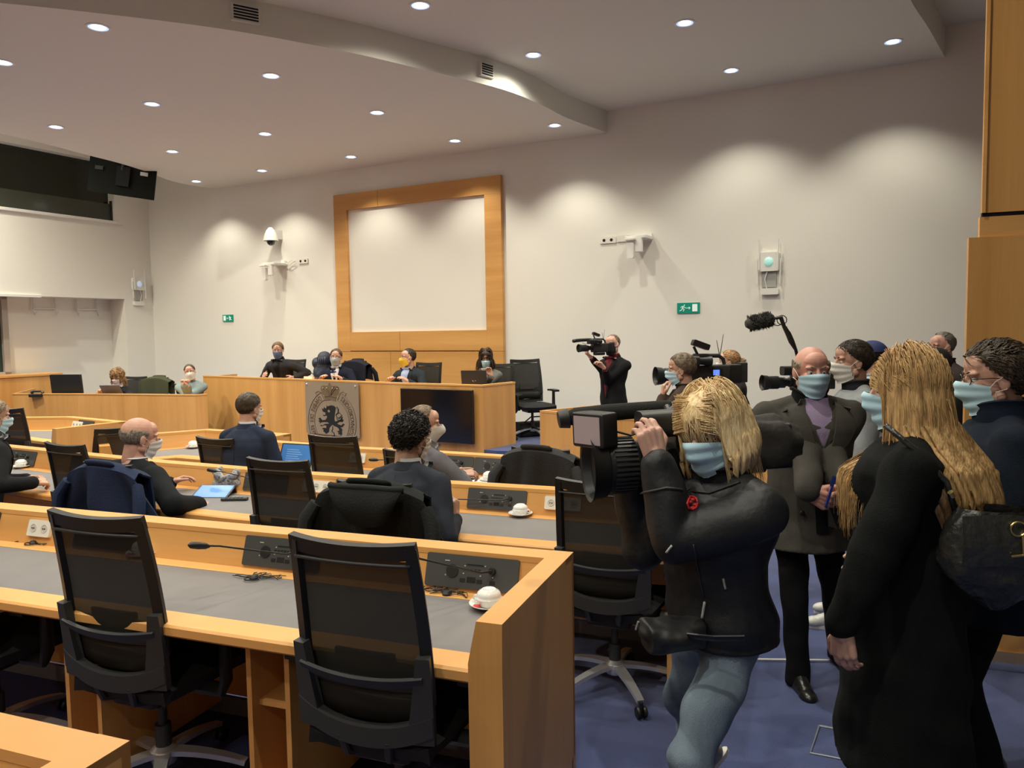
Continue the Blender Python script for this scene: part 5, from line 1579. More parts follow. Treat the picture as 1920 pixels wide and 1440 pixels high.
P['curly_woman'] = person('curly blonde haired woman with a white scarf at the low dais', hp(220, 707, 12.15), D2(170), LZ, 'sit', head=(D2(6), D2(-20), 0), lean=(0, 0.10), s=0.96, tuck=-0.05,
    top=dict(female=True, col=(0.016, 0.016, 0.02), shirt=(0.62, 0.58, 0.64), open=0.22, collar=((0.62, 0.58, 0.64), 0.07, 0.085)), hair=dict(kind='bangs', col=(0.33, 0.20, 0.09), col2=(0.12, 0.06, 0.03), thick=0.026, rough=0.010, curl=0.9, n=300, r=0.005, len=0.07, long=dict(n=220, length=0.22, r=0.007, seg=8, wave=0.12, spread=0.2, seed=5)), mask=('surgical', 'masklilac'))
P['white_mask'] = person('man in pale green shirt, hands joined under his white mask', hp(356, 698, 12.1), D2(190), LZ, 'sit', head=(D2(8), 0, D2(8)), lean=(0, 0.12), tuck=-0.05,
    arms={'l': {'w': at(352, 722, 11.8), 'dir': (-0.6, 0, 0.8), 'palm': (-1, 0, 0), 'pole': (0.7, 0, -1)}, 'r': {'w': at(343, 723, 11.8), 'dir': (0.5, 0, 0.8), 'palm': (1, 0, 0), 'pole': (-0.7, 0, -1)}},
    top=dict(name='shirt', col=(0.22, 0.28, 0.28), collar=((0.22, 0.28, 0.28), 0.04, 0.07)), hair=dict(col=(0.10, 0.065, 0.045), thick=0.008), mask=('cloth', 'maskwhite'), hand=('grip', 'grip'))

# --- the press side
P['far_cameraman'] = person('man in a black mask and jacket aiming a small camcorder by the white wall', hp(1148, 647, 9.3), D2(128), 0.0, 'stand', head=(D2(8), 0, 0), lean=(0, 0.0),
    arms={'l': {'w': at(1134, 692, 8.95), 'dir': (-0.6, -0.1, 0.8), 'palm': (-1, -0.2, 0), 'pole': (0.8, -0.2, -1)}, 'r': {'w': at(1110, 672, 9.1), 'dir': (-0.6, -0.1, 0.6), 'palm': (0, 0, 1), 'pole': (-0.8, -0.2, -1)}},
    top=dict(col=(0.012, 0.012, 0.013), shirt=(0.16, 0.02, 0.03), open=0.42, hem=0.78), hair=dict(kind='receding', col=(0.20, 0.13, 0.09), thick=0.004, len=0.015), mask=('cloth', 'maskblack'), hand=('hold', 'hold'), skin=(0.62, 0.34, 0.25))
P['brown_cameraman'] = person('brown haired cameraman in a brown jacket seen from behind, hand at his mask', hp(1277, 694, 6.0), D2(62), 0.0, 'stand', head=(D2(14), D2(-4), 0), lean=(0, 0.05), hs=1.06,
    arms={'l': {'w': at(1243, 745, 5.95), 'dir': (0.1, 0.1, 1.0), 'palm': (1, 0, 0), 'pole': (-0.6, -0.2, -1)}}, top=dict(col=(0.055, 0.036, 0.028), wide=1.05, hem=0.78, collar=((0.05, 0.033, 0.026), 0.06, 0.075), th=0.022),
    hair=dict(col=(0.16, 0.115, 0.075), thick=0.016, rough=0.006, n=500, len=0.045), mask=('surgical', 'maskblue'), hand=('hold', 'relaxed'), fine=True)
P['ponytail'] = person('woman with a blonde bun and dark fur trimmed jacket behind the shoulder camera', hp(1366, 680, 7.9), D2(70), 0.0, 'stand', head=(D2(10), 0, 0), s=1.0,
    top=dict(female=True, col=(0.035, 0.030, 0.028), hem=0.75, th=0.035, wide=1.05, collar=((0.30, 0.17, 0.07), 0.08, 0.10)), hair=dict(kind='full', col=(0.36, 0.20, 0.09), thick=0.012), mask=('surgical', 'maskwhite'))
pr = P['ponytail']; g = MB(); bm_ = pr['Hm']
g.ball(bm_ @ V((0, -0.135, 0.0)), 0.038, 14); g.ball(bm_ @ V((0.01, -0.155, -0.02)), 0.026, 12)
for k in range(60):
    r_ = random.Random(k); q = V((r_.gauss(0, 1), r_.gauss(0, 1), r_.gauss(0, 1))).normalized() * 0.038
    strand_tube(g, [bm_ @ (V((0, -0.135, 0)) + q), bm_ @ (V((0, -0.135, 0)) + q * 1.1 + V((q.z, 0, -q.x)) * 0.6), bm_ @ (V((0, -0.14, -0.01)) + q * 1.0 + V((q.z, -0.01, -q.x)) * 1.1)], 0.004)
g.build('hair_bun', hair_mat('bun', (0.36, 0.20, 0.09)), pr['root'], smooth=True)
sc_ = MB()
for k in range(3):
    sc_.tube([pr['NB'] + V((0.105 * math.cos(a) , 0.10 * math.sin(a) + 0.01, -0.03 - 0.035 * k + 0.008 * math.sin(3 * a + k))) for a in [2 * PI * j / 16 for j in range(17)]], 0.026, 8)
sc_.build('tartan_scarf', mat('tartan', (0.30, 0.015, 0.02), 0.9, noise_scale=30, noise_amt=0.6, col2=(0.03, 0.01, 0.01)), pr['root'], smooth=True)
P['hooded_man'] = person('dark haired man with white mask and pale grey jacket behind the standing bald man', hp(1597, 680, 4.6), D2(84), 0.0, 'stand', head=(D2(6), 0, 0), hs=1.04, feet={'l': V((1.98, 4.62, 0.085)), 'r': V((2.12, 4.85, 0.085))}, legs=dict(col=(0.05, 0.10, 0.17)), shoe=(0.6, 0.6, 0.57),
    top=dict(col=(0.30, 0.32, 0.33), hem=0.85, th=0.02, collar=((0.02, 0.022, 0.028), 0.07, 0.085)), hair=dict(col=(0.035, 0.025, 0.018), thick=0.014, rough=0.006, n=1200), mask=('surgical', 'maskwhite'), fine=True, skin=(0.52, 0.29, 0.21))
P['capped'] = person('man in a navy cap with red back label beyond the hooded man', hp(1632, 672, 5.9), D2(40), 0.0, 'stand', head=(D2(6), 0, 0), top=dict(col=(0.42, 0.50, 0.56), hem=0.85, collar=((0.42, 0.50, 0.56), 0.05, 0.08)), hair=dict(col=(0.015, 0.012, 0.012), thick=0.014), mask=('surgical', 'maskblue'))
pr = P['capped']
cap = MB(); tmp = MB().ball((0, 0, 0), 1.0, 28)
cap.add([V((q[0] * 0.098, q[1] * 0.118 - 0.014, max(q[2], 0.12) * 0.100 + 0.042)) for q in tmp.v], tmp.f)
cp_ = cap.build('cap', mat('cap_navy', (0.018, 0.030, 0.12), 0.8), pr['root'], smooth='auto', mtx=pr['Hm'])
MB().slab(lambda u, v: V(((u * 2 - 1) * 0.075, 0.08 + 0.075 * v * math.sqrt(max(0.02, 1 - (u * 2 - 1) ** 2)), 0.055 - 0.012 * v)), 12, 4, 0.004).build('peak', mat('cap_navy2', (0.018, 0.030, 0.12), 0.8), cp_, mtx=pr['Hm'])
MB().slab(lambda u, v: V(((u - 0.5) * 0.07, -0.133 - 0.0 * v, 0.058 + 0.018 * v)), 4, 1, 0.004).build('back_label', M['red'], cp_, mtx=pr['Hm'])
P['grey_far'] = person('grey haired man in a dark brown jacket standing far off beside the wood wall', hp(1766, 651, 6.9), D2(96), 0.0, 'stand', head=(0, D2(-4), 0), s=1.08, hs=0.98,
    top=dict(col=(0.045, 0.034, 0.032), th=0.03, hem=0.8, wide=1.05, collar=((0.02, 0.02, 0.024), 0.08, 0.085)), hair=dict(kind='receding', col=(0.17, 0.15, 0.13), thick=0.008), skin=(0.6, 0.32, 0.24), mask=('surgical', 'maskblack'))
P['beanie'] = person('person in a black beanie and black coat between the blonde woman and the wood wall', hp(1752, 690, 5.0), D2(88), 0.0, 'stand', head=(0, D2(-12), 0), hs=0.95, top=dict(col=(0.010, 0.010, 0.010), th=0.03, kind='coat', hem=0.6, collar=((0.01, 0.01, 0.01), 0.07, 0.09)), hair=dict(col=(0.02, 0.015, 0.01), thick=0.010), mask=('surgical', 'maskblack'))
pr = P['beanie']; cap = MB()
cap.add([V((q[0] * 0.092, q[1] * 0.113 - 0.016, max(q[2], -0.05 + 0.25 * q[1]) * 0.112 + 0.034)) for q in tmp.v], tmp.f)
b_ = cap.build('beanie', mat('beanie_knit', (0.012, 0.012, 0.013), 0.95, bump=0.8, bump_scale=120), pr['root'], smooth='auto', mtx=pr['Hm'])

# bald man with the grey overcoat
hb = hp(1522, 697, 3.93)
BM = person('bald man in a grey overcoat and blue mask standing with a phone in both hands', hb, D2(180), 0.0, 'stand', head=(D2(-2), D2(-4), 0), hs=1.06, lean=(0, 0.03),
    arms={'r': {'w': at(1515, 922, 3.62), 'dir': (0.75, -0.15, -0.42), 'palm': (0.25, 0.9, 0.2), 'pole': (-0.9, 0.3, -0.5), 'hs': 1.12}, 'l': {'w': at(1588, 930, 3.64), 'dir': (-0.85, -0.25, -0.1), 'palm': (-0.1, 0.8, 0.5), 'pole': (0.9, 0.3, -0.5), 'hs': 1.1}},
    feet={'r': at(1497, 1285, 3.85) * 1.0, 'l': at(1578, 1262, 4.15) * 1.0},
    top=dict(name='overcoat', kind='coat', col=(0.062, 0.057, 0.049), th=0.030, hem=0.72, flare=0.035, wide=1.14, sleeve=1.1, shirt=(0.30, 0.23, 0.36), open=0.17, collar=((0.008, 0.008, 0.009), 0.09, 0.088), copen=0.55, fold=0.006),
    legs=dict(col=(0.008, 0.008, 0.009), wide=1.05, fold=0.006), skin=(0.62, 0.31, 0.235), hair=dict(kind='horseshoe', col=(0.36, 0.30, 0.22), thick=0.010, rough=0.003, len=0.03, n=420, r=0.0018), mask=('surgical', 'maskblue'), hand=('hold', 'hold'), fine=True)
g = MB()
NBb, sb = BM['NB'], BM['s']
cm = cloth((0.062, 0.057, 0.049))
for sg in (-1, 1):
    def lap(u, v, sg=sg):
        w = 0.03 + 0.085 * math.sin(PI * min(1, v * 1.15 + 0.18)) if v < 0.8 else 0.06 * (1 - v) / 0.2 + 0.02
        x = sg * (0.055 + 0.03 * (1 - v) + u * w - 0.055 * v); z = -0.03 - 0.34 * v
        p = NBb + V((x, 0, z)) * sb
        h_ = BM['bvh'].ray_cast(V((p.x, p.y + 0.6, p.z)), V((0, -1, 0)))
        y = (h_[0].y if h_[0] else p.y + 0.11)
        return V((p.x, y + 0.016 + 0.012 * u, p.z))
    MB().slab(lap, 6, 16, 0.008).build('wide_lapel', cm, BM['root'], smooth='auto')
def strip(u, v):
    p = NBb + V(((u - 0.5) * 0.06 + 0.0, 0, -0.24 - 0.42 * v)) * sb
    h_ = BM['bvh'].ray_cast(V((p.x, p.y + 0.6, p.z)), V((0, -1, 0)))
    return V((p.x, (h_[0].y if h_[0] else p.y + 0.12) + 0.012, p.z))
MB().slab(strip, 3, 12, 0.004).build('dark_front', cloth((0.006, 0.006, 0.007)), BM['root'], smooth='auto')
for sg, zz in ((1, -0.42), (-1, -0.42), (1, -0.56), (-1, -0.56)):
    p = NBb + V((sg * 0.09, 0, zz)) * sb; h_ = BM['bvh'].ray_cast(V((p.x, p.y + 0.6, p.z)), V((0, -1, 0)))
    if h_[0]: MB().ball(h_[0] + V((0, 0.008, 0)), (0.014, 0.006, 0.014), 10).build('button', M['dark'], BM['root'], smooth=True)
ph = thing('phone', 'dark blue phone held in the hands of the bald man', 'phone', at(1556, 922, 3.50), D2(20))
MB().rbox((-0.036, -0.005, -0.075), (0.036, 0.005, 0.075), 0.008, 3, Matrix.Rotation(0.35, 4, 'Y') @ Matrix.Rotation(0.9, 4, 'Z'), axis=1).build('case', mat('phone_blue', (0.01, 0.02, 0.13), 0.2), ph)
MB().rbox((-0.032, -0.0062, -0.070), (0.032, -0.005, 0.070), 0.006, 3, Matrix.Rotation(0.35, 4, 'Y') @ Matrix.Rotation(0.9, 4, 'Z'), axis=1).build('screen', mat('phone_glass', (0.02, 0.02, 0.03), 0.08, spec=0.8), ph)

# blonde woman in the foreground
hw = hp(1697, 735, 2.72)
def shoulder_floor(p):
    """keep long strands outside neck and coat (head space)"""
    if p.z < -0.13:
        k = min(1, (-0.13 - p.z) / 0.12)
        rx = 0.08 + 0.075 * k; ry = 0.08 + 0.155 * k
        q = math.sqrt((p.x / rx) ** 2 + ((p.y + 0.02) / ry) ** 2)
        if q < 1 and q > 1e-5: p = V((p.x, (p.y + 0.02) / q - 0.02 if abs(p.y + 0.02) > 0.02 else p.y - 0.05, p.z))
    return p
BW = person('woman with long blonde hair and long black coat seen from behind', hw, D2(58), 0.0, 'stand', head=(D2(6), D2(-2), 0), hs=1.06, s=1.04,
    arms={'l': {'w': at(1556, 1225, 2.50), 'dir': (0.1, 0.0, -1.0), 'palm': (0.8, 0.6, 0), 'pole': (-0.8, -0.5, 0), 'hs': 1.05}, 'r': {'loc': (0.26, 0.10, 0.95)}},
    top=dict(name='coat', kind='coat', female=True, col=(0.007, 0.008, 0.008), th=0.030, hem=0.28, flare=0.035, wide=1.18, sleeve=1.05, fold=0.007, collar=((0.007, 0.008, 0.008), 0.05, 0.10), mat=mat('black_wool', (0.008, 0.009, 0.009), 0.95, bump=0.5, bump_scale=300, spec=0.2)),
    skin=(0.62, 0.36, 0.27), legs=dict(col=(0.006, 0.006, 0.006)), hair=dict(kind='bangs', col=(0.60, 0.38, 0.16), col2=(0.30, 0.17, 0.07), thick=0.018, rough=0.003, n=300, len=0.12, r=0.002, shell=dict(prof=[(0.090, 0.074, 0.092), (0.05, 0.091, 0.110), (-0.02, 0.098, 0.118), (-0.10, 0.106, 0.122, -0.018), (-0.17, 0.13, 0.135, -0.05), (-0.24, 0.165, 0.135, -0.10), (-0.32, 0.165, 0.125, -0.135), (-0.40, 0.13, 0.11, -0.155)], gap=0.95, ridge=0.005), long=dict(n=2200, length=0.50, r=0.0022, seg=18, wave=0.024, spread=0.05, seed=8, floor_fn=shoulder_floor, back=0.5)),
    mask=('surgical', 'maskblue'), fine=True)
# handbag on her far shoulder
bg = thing('handbag', 'black crinkled leather shoulder bag with gold clasps beside the long haired woman', 'bag', at(1868, 1045, 2.42), D2(-12))
def bagf(u, v):
    a = u * 2 * PI; 
    prof_ = [0.02, 0.10, 0.155, 0.175, 0.17, 0.15, 0.12]; k = v * 6; i = min(int(k), 5); r = prof_[i] * (1 - (k - i)) + prof_[i + 1] * (k - i)
    crn = 0.010 * noise.noise(V((math.cos(a) * 3, math.sin(a) * 3, v * 6))) + 0.006 * noise.noise(V((math.cos(a) * 9, math.sin(a) * 9, v * 16)))
    return V(((r + crn) * math.cos(a), (r * 0.5 + crn) * math.sin(a), -0.17 + 0.33 * v))
bl = mat('bag_leather', (0.028, 0.028, 0.024), 0.28, bump=0.9, bump_scale=28, spec=0.6)
MB().grid(bagf, 56, 36).build('pouch', bl, bg, smooth=True)
MB().slab(lambda u, v: V(((u - 0.5) * 0.26, -0.088 - 0.012 * math.sin(v * 3), 0.16 - 0.16 * v - 0.02 * abs(u - 0.5))), 8, 8, 0.006).build('flap', bl, bg, smooth='auto')
MB().tube([(-0.12, 0, 0.14), (-0.15, 0.0, 0.24), (-0.24, 0.02, 0.34), (-0.33, 0.03, 0.42)], 0.010, 8).build('strap', bl, bg, smooth=True)
gold = mat('gold_metal', (0.75, 0.55, 0.2), 0.25, 1.0)
g = MB()
for c, r in (((0.02, -0.105, 0.12), 0.022), ((0.045, -0.105, 0.085), 0.016)):
    g.tube([V(c) + V((r * math.cos(a), 0, r * math.sin(a))) for a in [2 * PI * k / 14 for k in range(15)]], 0.0035, 6)
g.tube([(0.03, -0.11, 0.10), (0.035, -0.11, 0.04)], 0.005, 6); g.tube([(0.0, -0.11, 0.035), (0.06, -0.11, 0.045)], 0.004, 6)
g.build('clasp', gold, bg, smooth='auto')
g = MB().tube([(-0.14, -0.03, 0.20), (-0.15, -0.035, 0.215)], 0.010, 8); g.build('rivet', gold, bg)
# man on the right
RM = person('dark haired man with glasses and navy jacket at the right photo edge', hp(1864, 712, 2.95), D2(66), 0.0, 'stand', head=(D2(10), D2(-4), 0), hs=1.10,
    top=dict(col=(0.010, 0.015, 0.026), th=0.032, hem=0.72, wide=1.15, sleeve=1.1, fold=0.006, collar=((0.010, 0.017, 0.034), 0.10, 0.105), copen=0.3), legs=dict(col=(0.006, 0.007, 0.007)), arms={'l': {'loc': (-0.24, 0.20, 0.98)}, 'r': {'loc': (0.2, 0.3, 1.05)}},
    hair=dict(col=(0.075, 0.055, 0.035), col2=(0.022, 0.015, 0.010), thick=0.020, rough=0.009, n=1100, len=0.055, r=0.003, curl=0.3), mask=('surgical', 'maskblue'), fine=True, skin=(0.55, 0.31, 0.23))
glasses(RM)

# camerawoman
hcw = hp(1338, 812, 2.52)
fl = at(1318, 1400, 3.05); fl.z = 0.10
jeans = mat('washed_jeans', (0.20, 0.265, 0.33), 0.85, noise_scale=6, noise_amt=0.3, bump=0.4, bump_scale=350, col2=(0.06, 0.085, 0.125), stretch=(1, 1, 0.5))
CW = person('blonde camerawoman in blue mask and black jacket carrying a large video camera', hcw, D2(112), 0.0, 'stand', head=(D2(20), D2(-10), D2(6)), hs=1.14, s=0.98,
    pelvis=(0.04, -0.06, 0.86), arms={'r': {'w': at(1178, 905, 2.78), 'dir': (0.0, -0.2, 1), 'pole': (0.2, 0.1, -1)}, 'l': {'w': at(1232, 868, 2.44), 'dir': (-0.25, 0.10, 1.0), 'palm': (-0.3, 1.0, 0.1), 'pole': (-0.2, -0.1, -1), 'hs': 1.1}},
    feet={'l': V((0.62, 2.33, 0.09)), 'r': V((fl.x, fl.y, 0.12)), 'rp': 0.5},
    top=dict(name='outdoor_jacket', col=(0.008, 0.009, 0.011), th=0.036, hem=0.80, wide=1.12, female=True, sleeve=1.0, fold=0.008, collar=((0.008, 0.009, 0.010), 0.07, 0.10), mat=mat('black_nylon', (0.009, 0.010, 0.012), 0.55, bump=0.25, bump_scale=40)),
    legs=dict(name='jeans', mat=jeans, fold=0.010, wide=1.04), shoe=(0.30, 0.27, 0.22), skin=(0.60, 0.35, 0.27),
    hair=dict(kind='bangs', col=(0.86, 0.60, 0.34), col2=(0.62, 0.38, 0.18), thick=0.022, rough=0.004, n=900, len=0.10, r=0.0018, shell=dict(prof=[(0.092, 0.078, 0.096), (0.05, 0.0955, 0.113), (-0.01, 0.104, 0.120), (-0.06, 0.108, 0.118), (-0.10, 0.098, 0.106)], gap=0.85, ridge=0.005, nv=24), comb=lambda p: (0.2 * (1 if p.x > 0 else -1), 0.25 if p.y > -0.02 else -0.2, -1.0),
              long=dict(n=1300, length=0.195, r=0.0019, seg=12, wave=0.006, spread=0.03, seed=21), curl=0.02, lift=0.0), mask=('surgical', 'maskblue'), fine=True, hand=('hold', 'hold'))

wb = thing('waist_bag', 'black waist bag hanging at the hip of the blonde camerawoman', 'bag', at(1256, 1182, 2.44), D2(100))
mb = MB(); mb.rbox((-0.08, -0.10, -0.05), (0.04, 0.09, 0.04), 0.03, 4, axis=1); mb.ball((-0.02, 0.0, 0.0), (0.085, 0.11, 0.05), 14); mb.rbox((-0.03, -0.06, -0.065), (0.06, 0.06, 0.0), 0.02, 3, axis=1)
co, nm_, fs = remesh(mb, 0.008, 2); co = folds(co, nm_, 0.006, 9, 2.0); np_mesh('pouch', [(co, fs)], mat('waist_bag_nylon', (0.010, 0.010, 0.011), 0.5), wb)
MB().tube([(-0.1, -0.02, 0.02), (-0.16, -0.08, 0.03), (-0.2, -0.16, 0.04)], 0.015, 6, flat=0.3).build('belt', M['dark'], wb)
MB().tube([(0.02, 0.10, 0.03), (0.03, 0.105, 0.0)], 0.004, 6).build('zip_pull', M['chrome'], wb)

# ------------------------------------------------------------------ cameras and microphones
RX = Matrix.Rotation(-PI / 2, 4, 'X')        # lathe axis z -> +y
rubber = mat('camera_rubber', (0.010, 0.010, 0.011), 0.5, bump=0.2, bump_scale=60)
camgrey = mat('camera_housing', (0.028, 0.028, 0.029), 0.42)
def fuzzy(mb, path, r, n=900, ln=0.02, seed=1):
    rnd = random.Random(seed); path = [V(p) for p in path]
    for k in range(n):
        t = rnd.random() * (len(path) - 1); i = min(int(t), len(path) - 2); p = path[i].lerp(path[i + 1], t - i)
        ax = (path[i + 1] - path[i]).normalized(); q = V((rnd.gauss(0, 1), rnd.gauss(0, 1), rnd.gauss(0, 1))); q = (q - ax * q.dot(ax)).normalized()
        a = p + q * r * 0.9; b = a + (q + V((rnd.gauss(0, .4), rnd.gauss(0, .4), rnd.gauss(0, .4)))) * ln
        mb.tube([a, b], [0.0025, 0.0008], 3, cap=False)
def video_camera(label, loc, rz, s=1.0, lens=1.0, ldz=0.0, mic=True, light=True, lcd=False, finder=True, cover=True, pitch=0.0, tall=False):
    t = thing('video_camera', label, 'video camera', loc, rz)
    A = Matrix.Rotation(pitch, 4, 'X') @ Matrix.Scale(s, 4)
    def mk(mb, nm, m_, sm='auto', par=None, bevel=0): return mb.build(nm, m_, par or t, smooth=sm, mtx=A, bevel=bevel)
    b = mk(MB().rbox((-0.055, -0.20, -0.085), (0.055, 0.13, 0.085), 0.018, 3, axis=1), 'body', camgrey, bevel=0.004)
    mk(MB().rbox((-0.058, -0.05, 0.02), (-0.054, 0.07, 0.07), 0.006, 2, axis=0), 'control_strip', M['dark'], par=b)
    mk(MB().rbox((-0.050, -0.30, -0.075), (0.050, -0.20, 0.085), 0.012, 3, axis=1), 'battery', M['dark'], bevel=0.004)
    # lens: mount, ribbed zoom and focus rings, sun hood
    L = RX
    Z = Matrix.Translation((0, 0.13, ldz)) @ Matrix.Diagonal((lens, 1, lens, 1)) @ Matrix.Translation((0, -0.13, 0))
    mk(MB().lathe([(0.045, 0.0), (0.048, 0.03), (0.040, 0.035), (0.040, 0.09), (0.050, 0.095), (0.052, 0.13), (0.058, 0.14), (0.062, 0.19), (0.062, 0.24), (0.068, 0.25), (0.07, 0.27)], 32, Z @ Matrix.Translation((0, 0.13, 0)) @ L), 'lens_barrel', rubber)
    rb = MB()
    for k in range(36):
        a = 2 * PI * k / 36
        rb.box((-0.002, 0.275, -0.0025), (0.002, 0.355, 0.0025), Z @ Matrix.Translation((0.0625 * math.cos(a), 0, 0.0625 * math.sin(a))) @ Matrix.Rotation(-a, 4, 'Y'))
    rb = mk(rb, 'focus_ring_ribs', camgrey, sm=False); rb['kind'] = 'stuff'
    mk(MB().lathe([(0.068, 0.0), (0.071, 0.01), (0.076, 0.055), (0.079, 0.06), (0.074, 0.055), (0.066, 0.01)], 32, Z @ Matrix.Translation((0, 0.375, 0)) @ L, close=False), 'sun_hood', M['dark'])
    mk(MB().lathe([(0.0, 0.006), (0.04, 0.004), (0.06, 0.0)], 24, Z @ Matrix.Translation((0, 0.385, 0)) @ L, close=False), 'front_glass', mat('lens_glass', (0.01, 0.012, 0.02), 0.05, spec=1.0))
    mk(MB().rbox((0.035, 0.17, -0.06), (0.085, 0.30, 0.045), 0.018, 3, axis=1), 'zoom_grip', camgrey, bevel=0.005)
    # top handle
    mk(MB().tube([(0, 0.13, 0.085), (0, 0.14, 0.14), (0, 0.10, 0.165), (0, -0.12, 0.160), (0, -0.16, 0.13), (0, -0.17, 0.085)], [0.016, 0.017, 0.018, 0.018, 0.017, 0.016], 10), 'top_handle', camgrey)
    mk(MB().rbox((-0.10, -0.10, -0.14), (0.02, 0.10, -0.08), 0.02, 3, axis=1), 'shoulder_pad', M['dark'], bevel=0.005)
    if finder:
        f = MB(); f.rbox((-0.14, 0.10, 0.075), (-0.03, 0.27, 0.165), 0.03, 4, axis=1); f.tube([(-0.08, 0.10, 0.125), (-0.08, 0.03, 0.12), (-0.08, -0.02, 0.118)], [0.03, 0.034, 0.042], 16)
        mk(f, 'viewfinder', M['dark']); mk(MB().tube([(0, 0.12, 0.12), (-0.06, 0.12, 0.12)], 0.012, 8), 'finder_arm', M['dark2'])
    if tall:
        f = MB(); f.rbox((-0.03, 0.05, 0.20), (0.03, 0.20, 0.25), 0.01, 3, Matrix.Rotation(0.35, 4, 'X'), axis=0); f.tube([(0, 0.06, 0.16), (0, 0.10, 0.24)], 0.012, 8)
        mk(f, 'top_light', M['dark'])
        g = MB()
        for k, dy in ((0, -0.12), (1, -0.06)): g.tube([(0.0, -0.13, 0.15), (0.02, dy - 0.05, 0.34 - 0.05 * k)], [0.004, 0.0025], 6)
        mk(g, 'aerials', M['dark'])
        mk(MB().rbox((-0.04, -0.36, -0.07), (0.045, -0.30, 0.10), 0.012, 3, axis=1), 'transmitter', camgrey)
    if mic:
        p = [(0.06, 0.06, 0.15), (0.06, 0.12, 0.155), (0.06, 0.34, 0.150), (0.06, 0.46, 0.142), (0.06, 0.49, 0.138)]
        mk(MB().tube(p, [0.018, 0.028, 0.031, 0.033, 0.022], 16), 'microphone_windshield', mat('windshield_foam', (0.014, 0.014, 0.013), 0.95, bump=0.6, bump_scale=300))
        mk(MB().tube([(0.06, 0.485, 0.139), (0.06, 0.52, 0.135)], [0.037, 0.030], 14), 'windshield_cap', M['dark'])
        mk(MB().tube([(0, 0.13, 0.14), (0.03, 0.13, 0.16), (0.06, 0.13, 0.155)], 0.013, 8), 'microphone_clamp', M['dark2'])
        mk(MB().tube([(0.05, 0.16, 0.13), (0.0, 0.22, 0.09), (-0.02, 0.28, 0.075), (-0.01, 0.36, 0.10)], 0.004, 6), 'cable', M['dark'])
    if light:
        q = Matrix.Translation((-0.03, 0.42, 0.105)) @ Matrix.Rotation(D2(32), 4, 'Z')
        l_ = mk(MB().rbox((-0.075, -0.05, -0.060), (0.075, 0.025, 0.060), 0.01, 3, q, axis=1), 'camera_light', M['dark'], bevel=0.004)
        mk(MB().box((-0.062, 0.024, -0.048), (0.062, 0.028, 0.048), q), 'diffuser', mat('light_diffuser', (0.42, 0.34, 0.36), 0.4), par=l_, sm=False)
        mk(MB().box((-0.062, -0.054, -0.048), (0.062, -0.049, 0.048), q), 'diffuser', mat('light_diffuser_back', (0.42, 0.34, 0.36), 0.4), par=l_, sm=False)
        mk(MB().tube([(-0.01, 0.36, 0.05), (-0.02, 0.40, 0.075)], 0.012, 8), 'light_bracket', M['dark2'])
    if lcd:
        l_ = mk(MB().rbox((-0.066, -0.13, -0.02), (-0.056, -0.03, 0.055), 0.006, 3, axis=0), 'side_display', M['dark'])
        mk(MB().box((-0.068, -0.10, 0.0), (-0.0655, -0.045, 0.045)), 'picture', mat('lcd_blue', (0.1, 0.2, 0.6), 0.3, emit=(0.08, 0.16, 0.55), strength=1.6, noise_scale=60, noise_amt=0.7), par=l_, sm=False)
    if cover:
        def cv(u, v):
            a = -0.55 + (PI + 1.1) * u; y = -0.34 + 0.42 * v
            r = (0.095 + 0.012 * math.sin(a * 5 + v * 6) * 0.6) * (0.55 + 0.45 * smooth01(v * 5)) + 0.010 * noise.noise(V((a * 2, v * 5, 2)))
            return V((r * 0.85 * math.cos(a), y, r * 1.15 * math.sin(a)))
        mk(MB().slab(cv, 30, 16, 0.005), 'rain_cover', mat('rain_cover_cloth', (0.030, 0.027, 0.024), 0.8, bump=0.5, bump_scale=30))
    return t
a = at(1325, 845, 2.72)
big = video_camera('large shoulder video camera with foam microphone held by the blonde camerawoman', a, D2(97), 1.0, lens=1.55, ldz=-0.03, pitch=-0.03)
rod = MB().tube([(0.03, 0.16, -0.115), (0.03, 0.37, -0.115)], 0.009, 10); rod.build('support_rod', M['chrome'], big, smooth=True)
video_camera('video camera with small blue screen and twin aerials of the brown jacketed cameraman', at(1322, 703, 6.35), D2(98), 0.98, mic=False, light=False, lcd=True, tall=True, cover=False)
video_camera('small black camcorder held up by the far cameraman at the wall', at(1121, 652, 9.05), D2(118), 0.62, mic=True, light=False, cover=False, tall=True)
video_camera('black camera unit partly hidden behind the shoulder of the bald man', at(1508, 716, 4.75), D2(95), 0.62, mic=False, light=False, cover=False, finder=True)
t = thing('boom_microphone', 'fuzzy grey boom microphone on an articulated black arm above the bald man', 'microphone')
D5 = 4.7
mb = MB(); pa = [at(1405, 607, D5), at(1425, 603, D5), at(1446, 598, D5)]
mb.tube([at(1398, 608, D5)] + pa + [at(1451, 597, D5)], [0.02, 0.037, 0.041, 0.038, 0.022], 14)
fuzzy(mb, pa, 0.04, 1400, 0.012)
fz = mb.build('fur_windshield', mat('grey_fur', (0.055, 0.055, 0.050), 0.95), t)
pts = [at(1452, 597, D5), at(1464, 595, D5), at(1470, 612, D5), at(1478, 626, D5), at(1484, 640, D5), at(1492, 656, D5), at(1500, 690, D5 + 0.03), at(1504, 730, D5 + 0.05)]
g = MB().tube(pts, [0.008, 0.014, 0.012, 0.017, 0.018, 0.010, 0.009, 0.010], 8); g.build('arm', M['dark'], t)
g = MB()
for i_, (u, v) in enumerate(((1458, 602), (1466, 600))):
    c = at(u, v, D5); g.tube([c + V((0.03 * math.cos(a_), 0.0, 0.028 * math.sin(a_))) for a_ in [2 * PI * k / 12 for k in range(13)]], 0.003, 5)
g.tube([at(1474, 612, D5), at(1482, 634, D5), at(1490, 650, D5)], 0.005, 5)
g.build('suspension_ring', M['dark'], t)

